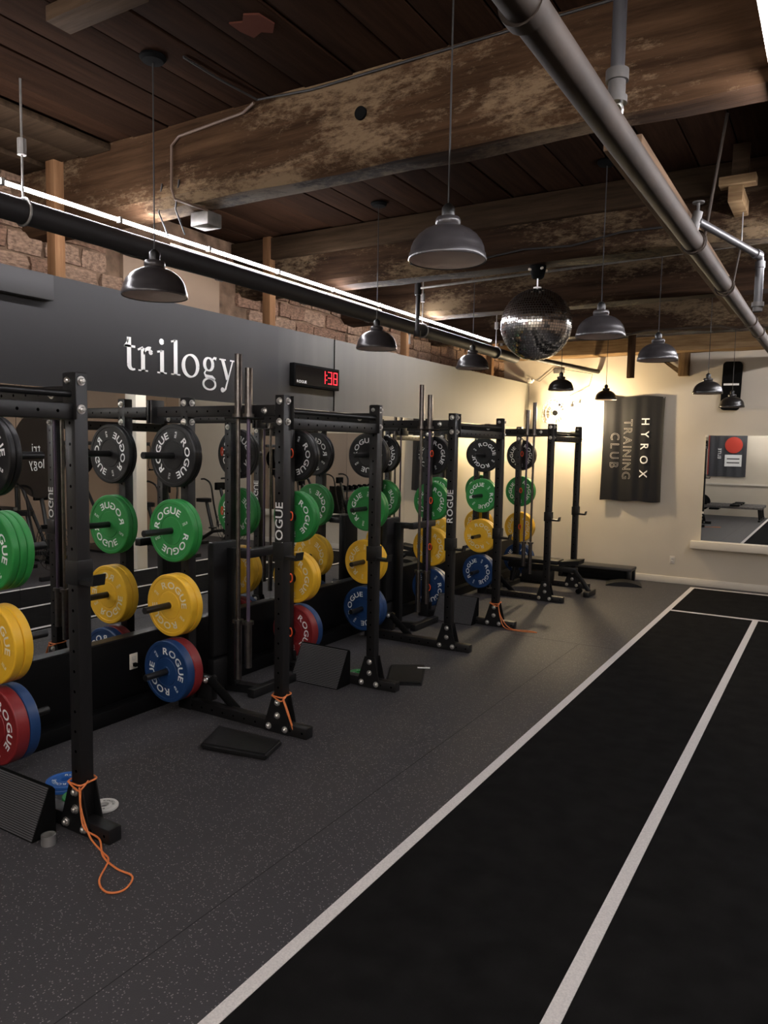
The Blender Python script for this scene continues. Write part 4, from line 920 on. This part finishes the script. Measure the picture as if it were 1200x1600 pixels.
# ------------------------------------------------------------------ the side of the room that only the mirrors show
tag(B().box(0.42, 0.66, 7.86, 8.06, 0.0, ZC - 0.01, 0.006).build('pillar', TRIMW), 'cream pillar seen in the long mirror left of the second rack', 'pillar')
sg_ = thing('round_sign', 'black round hanging sign seen in the long mirror at the left edge', 'sign', (0.95, 6.57, 1.75))
B().cyl((0, -0.02, 0), (0, 0.02, 0), 0.60, 64).build('disc', mat('gloss_black', (0.01, 0.0095, 0.009), 0.18, 0, 0.6), sg_)
V, F = flat_text('tri', 0.20, lambda u, v: (u, -0.0215, v + 0.04), 1.0, 0.1); put('lettering', text_mesh('lettering', V, F, WHITE), sg_)
V, F = flat_text('logy', 0.20, lambda u, v: (u, -0.0215, v - 0.17), 1.0, 0.1); put('lettering', text_mesh('lettering', V, F, WHITE), sg_)
for sx in (-0.35, 0.35): B().cyl((sx, 0, 0.48), (sx, 0, ZC - 1.755), 0.004, 6).build('hanging_wire', CORD, sg_)
def air_bike(x, y, rz, label):
    o = thing('air_bike', label, 'exercise bike', (x, y, 0), (0, 0, rz), group='fan bikes seen in the mirror')
    B().box(-0.62, -0.55, -0.28, 0.28, 0, 0.06, 0.005).build('rear_foot', BLACK, o); B().box(0.55, 0.62, -0.3, 0.3, 0, 0.06, 0.005).build('front_foot', BLACK, o)
    B().path([(-0.58, 0, 0.05), (-0.1, 0, 0.30), (0.2, 0, 0.34), (0.58, 0, 0.05)], 0.035, 10).path([(-0.1, 0, 0.3), (-0.28, 0, 0.85)], 0.032, 10).path([(0.35, 0, 0.3), (0.18, 0, 0.95), (0.12, 0, 1.12)], 0.03, 10).build('frame', BLACK, o)
    g = B()
    for s_ in (-0.08, 0.08):
        for rr in (0.12, 0.2, 0.27, 0.33): g.path([(0.42 + rr * math.cos(a), s_, 0.45 + rr * math.sin(a)) for a in [2 * PI * k / 28 for k in range(28)]], 0.005, 5, closed=True)
        for k in range(14): a = 2 * PI * k / 14; g.cyl((0.42, s_, 0.45), (0.42 + 0.33 * math.cos(a), s_, 0.45 + 0.33 * math.sin(a)), 0.004, 5)
    g.build('fan_guard', BLACK, o)
    for k in range(6):
        a = k * PI / 3; B().box(0.04, 0.3, -0.06, 0.06, -0.003, 0.003).build('fan_blade', PANEL, o, (0.42, 0, 0.45), (0, a, 0))
    B().prism([(-0.16, -0.03), (-0.14, -0.12), (0.0, -0.11), (0.14, -0.02), (0.14, 0.02), (0.0, 0.11), (-0.14, 0.12), (-0.16, 0.03)], lambda u, v, h: (u - 0.3, v, h), 0.85, 0.92).build('saddle', VINYL, o)
    for s_ in (-1, 1):
        B().path(smooth_pts([(0.22, s_ * 0.14, 0.42), (0.16, s_ * 0.2, 0.85), (0.14, s_ * 0.25, 1.2), (0.0, s_ * 0.26, 1.30), (-0.14, s_ * 0.24, 1.30)], 4), 0.017, 8).build('handle_arm', BLACK, o)
        B().box(0.02, 0.14, s_ * 0.16 - 0.05, s_ * 0.16 + 0.05, 0.26 + s_ * 0.12, 0.285 + s_ * 0.12, 0.004).build('pedal', BLACK, o)
    B().box(0.06, 0.13, -0.1, 0.1, 1.10, 1.24, 0.01).build('console', MATTE, o)
    return o
air_bike(1.25, 5.5, PI - 0.15, 'black fan bike seen in the mirror nearest the round sign')
air_bike(1.25, 6.75, PI + 0.1, 'black fan bike seen in the mirror behind the green plates')
air_bike(1.25, 9.1, PI - 0.1, 'black fan bike seen in the mirror right of the cream pillar')
air_bike(1.3, 10.5, PI + 0.1, 'black fan bike seen in the mirror farthest back')
def ski(x, y, rz, label):
    o = thing('ski_machine', label, 'exercise machine', (x, y, 0), (0, 0, rz), group='tall cable machines seen in the mirror')
    B().box(-0.1, 1.0, -0.28, 0.28, 0, 0.04, 0.006).build('platform', BLACK, o)
    B().path([(0.05, 0, 0.04), (0.0, 0, 1.9)], 0.045, 12).path([(0.9, 0, 0.04), (0.1, 0, 1.25)], 0.03, 10).build('mast', BLACK, o)
    B().lathe([(0, -0.08), (0.2, -0.08), (0.24, -0.04), (0.24, 0.04), (0.2, 0.08), (0, 0.08)], 32, Matrix.Translation((0.12, 0, 1.62)) @ Matrix.Rotation(PI / 2, 4, 'X')).build('flywheel_housing', MATTE, o)
    B().box(-0.05, 0.16, -0.35, 0.35, 1.90, 1.97, 0.01).build('head_bar', BLACK, o)
    for s_ in (-1, 1):
        B().path(smooth_pts([(0.16, s_ * 0.3, 1.92), (0.22, s_ * 0.3, 1.85), (0.2, s_ * 0.26, 1.5), (0.24, s_ * 0.3, 1.42)], 4), 0.008, 6).build('cord', CORD, o)
        B().cyl((0.24, s_ * 0.3 - 0.07, 1.42), (0.24, s_ * 0.3 + 0.07, 1.42), 0.014, 8).build('handle', MATTE, o)
    B().box(0.1, 0.16, -0.09, 0.09, 1.22, 1.36, 0.008).build('monitor', MATTE, o)
ski(3.3, 7.75, PI, 'tall black ski machine seen in the mirror behind the first fan bikes')
ski(3.3, 9.0, PI, 'tall black ski machine seen in the mirror behind the cream pillar')
ski(3.3, 10.2, PI, 'tall black ski machine seen in the mirror nearest the back wall')
b2_ = thing('wall_banner', 'dark banner with red round emblem, seen in the back wall mirror', 'banner', (-3.0, YF + 0.03, 1.22))
b = B(); nx = 30
for th_ in (0.0, 0.003):
    g_ = [[b.bm.verts.new((-0.55 + 1.1 * i / nx, 0.012 * math.sin(i * 0.9) + th_, 1.4 * j / 6)) for j in range(7)] for i in range(nx + 1)]
    for i in range(nx):
        for j in range(6): b.bm.faces.new((g_[i][j], g_[i + 1][j], g_[i + 1][j + 1], g_[i][j + 1]))
b.build('cloth', mat('banner_grey', (0.05, 0.05, 0.056), 0.6), b2_, ang=1.5)
B().cyl((0.18, 0.022, 0.98), (0.18, 0.026, 0.98), 0.25, 40).build('emblem', mat('emblem_red', (0.55, 0.05, 0.03), 0.5), b2_)
B().box(-0.06, 0.42, 0.02, 0.024, 0.32, 0.68).build('white_block', WHITE, b2_, smooth=False)
for zk in (0.42, 0.54): B().box(0.0, 0.36, 0.0245, 0.026, zk, zk + 0.03).build('print_bar', MATTE, b2_, smooth=False)
V, F = flat_text('ELITE', 0.13, lambda u, v: (-0.26 + v, 0.024, 0.72 + u), 1.0, 0.12, 0.01); put('lettering', text_mesh('lettering', V, F, WHITE), b2_)
B().box(-0.54, -0.52, 0.02, 0.024, 0.05, 1.35).build('edge_stripe', MATS['emblem_red'], b2_, smooth=False)
def rower(y, label):
    o = thing('rowing_machine', label, 'rower', (-2.75, y, 0), group='rowing machines behind the photographer')
    B().box(-0.65, 0.95, -0.04, 0.04, 0.34, 0.42, 0.006).build('rail', GALV, o)
    B().box(0.1, 0.36, -0.13, 0.13, 0.425, 0.47, 0.01).build('seat', VINYL, o)
    B().lathe([(0, -0.09), (0.2, -0.09), (0.25, -0.03), (0.25, 0.03), (0.2, 0.09), (0, 0.09)], 28, Matrix.Translation((-0.85, 0, 0.42)) @ Matrix.Rotation(PI / 2, 4, 'X')).build('flywheel_housing', MATTE, o)
    B().box(-1.0, -0.93, -0.3, 0.3, 0, 0.05, 0.004).path([(-0.97, 0, 0.04), (-0.75, 0, 0.36)], 0.03, 8).build('front_stand', BLACK, o)
    B().box(0.86, 0.92, -0.2, 0.2, 0, 0.05, 0.004).path([(0.89, 0, 0.04), (0.85, 0, 0.36)], 0.03, 8).build('rear_leg', BLACK, o)
    B().box(-0.45, -0.2, -0.2, 0.2, 0.30, 0.34, 0.004).build('foot_rest', MATTE, o)
for i, yk in enumerate((-0.45, -1.05, -1.65)):
    rower(yk, ['front rowing machine seen in the back wall mirror', 'middle rowing machine seen in the back wall mirror', 'rear rowing machine seen in the back wall mirror'][i])

# dumbbell rack added along the right wall to fill the mirror's dark band
dr = thing('added_dumbbell_rack', 'long black dumbbell rack added as a dark band in the mirror along the far wall', 'rack', (2.6, 5.0, 0))
for zk in (0.35, 0.75): B().box(-0.2, 0.2, -2.2, 2.2, zk, zk + 0.03, 0.003).build('shelf', BLACK, dr)
for yk in (-2.15, 0.0, 2.15): B().box(-0.2, 0.2, yk - 0.04, yk + 0.04, 0.0, 0.9, 0.004).build('end_frame', BLACK, dr)
DBH = B().cyl((-0.08, 0, 0), (0.08, 0, 0), 0.016, 10).mesh('handle', CHROME)
DBW = B().lathe([(0, -0.045), (0.05, -0.045), (0.062, -0.035), (0.062, 0.035), (0.05, 0.045), (0, 0.045)], 12, Matrix.Rotation(PI / 2, 4, 'Y')).mesh('head', MATTE)
k = 0
for zi, zk in enumerate((0.38, 0.78)):
    nth = ['first', 'second', 'third', 'fourth', 'fifth', 'sixth', 'seventh', 'eighth', 'ninth', 'tenth', 'eleventh', 'twelfth', 'thirteenth', 'fourteenth', 'fifteenth', 'sixteenth']; k = 0
    for yk in [-2.0 + 0.26 * j for j in range(16)]:
        if abs(yk) < 0.09: continue
        k += 1
        o = thing('dumbbell', f'{nth[k - 1]} black dumbbell on the {["lower", "upper"][zi]} shelf of the added rack in the mirror', 'dumbbell', (2.6, 5.0 + yk, zk + 0.063), group=f'{["lower", "upper"][zi]} shelf dumbbells of the added rack')
        put('handle', DBH, o)
        for sx in (-1, 1): put('head', DBW, o, (sx * 0.115, 0, 0))
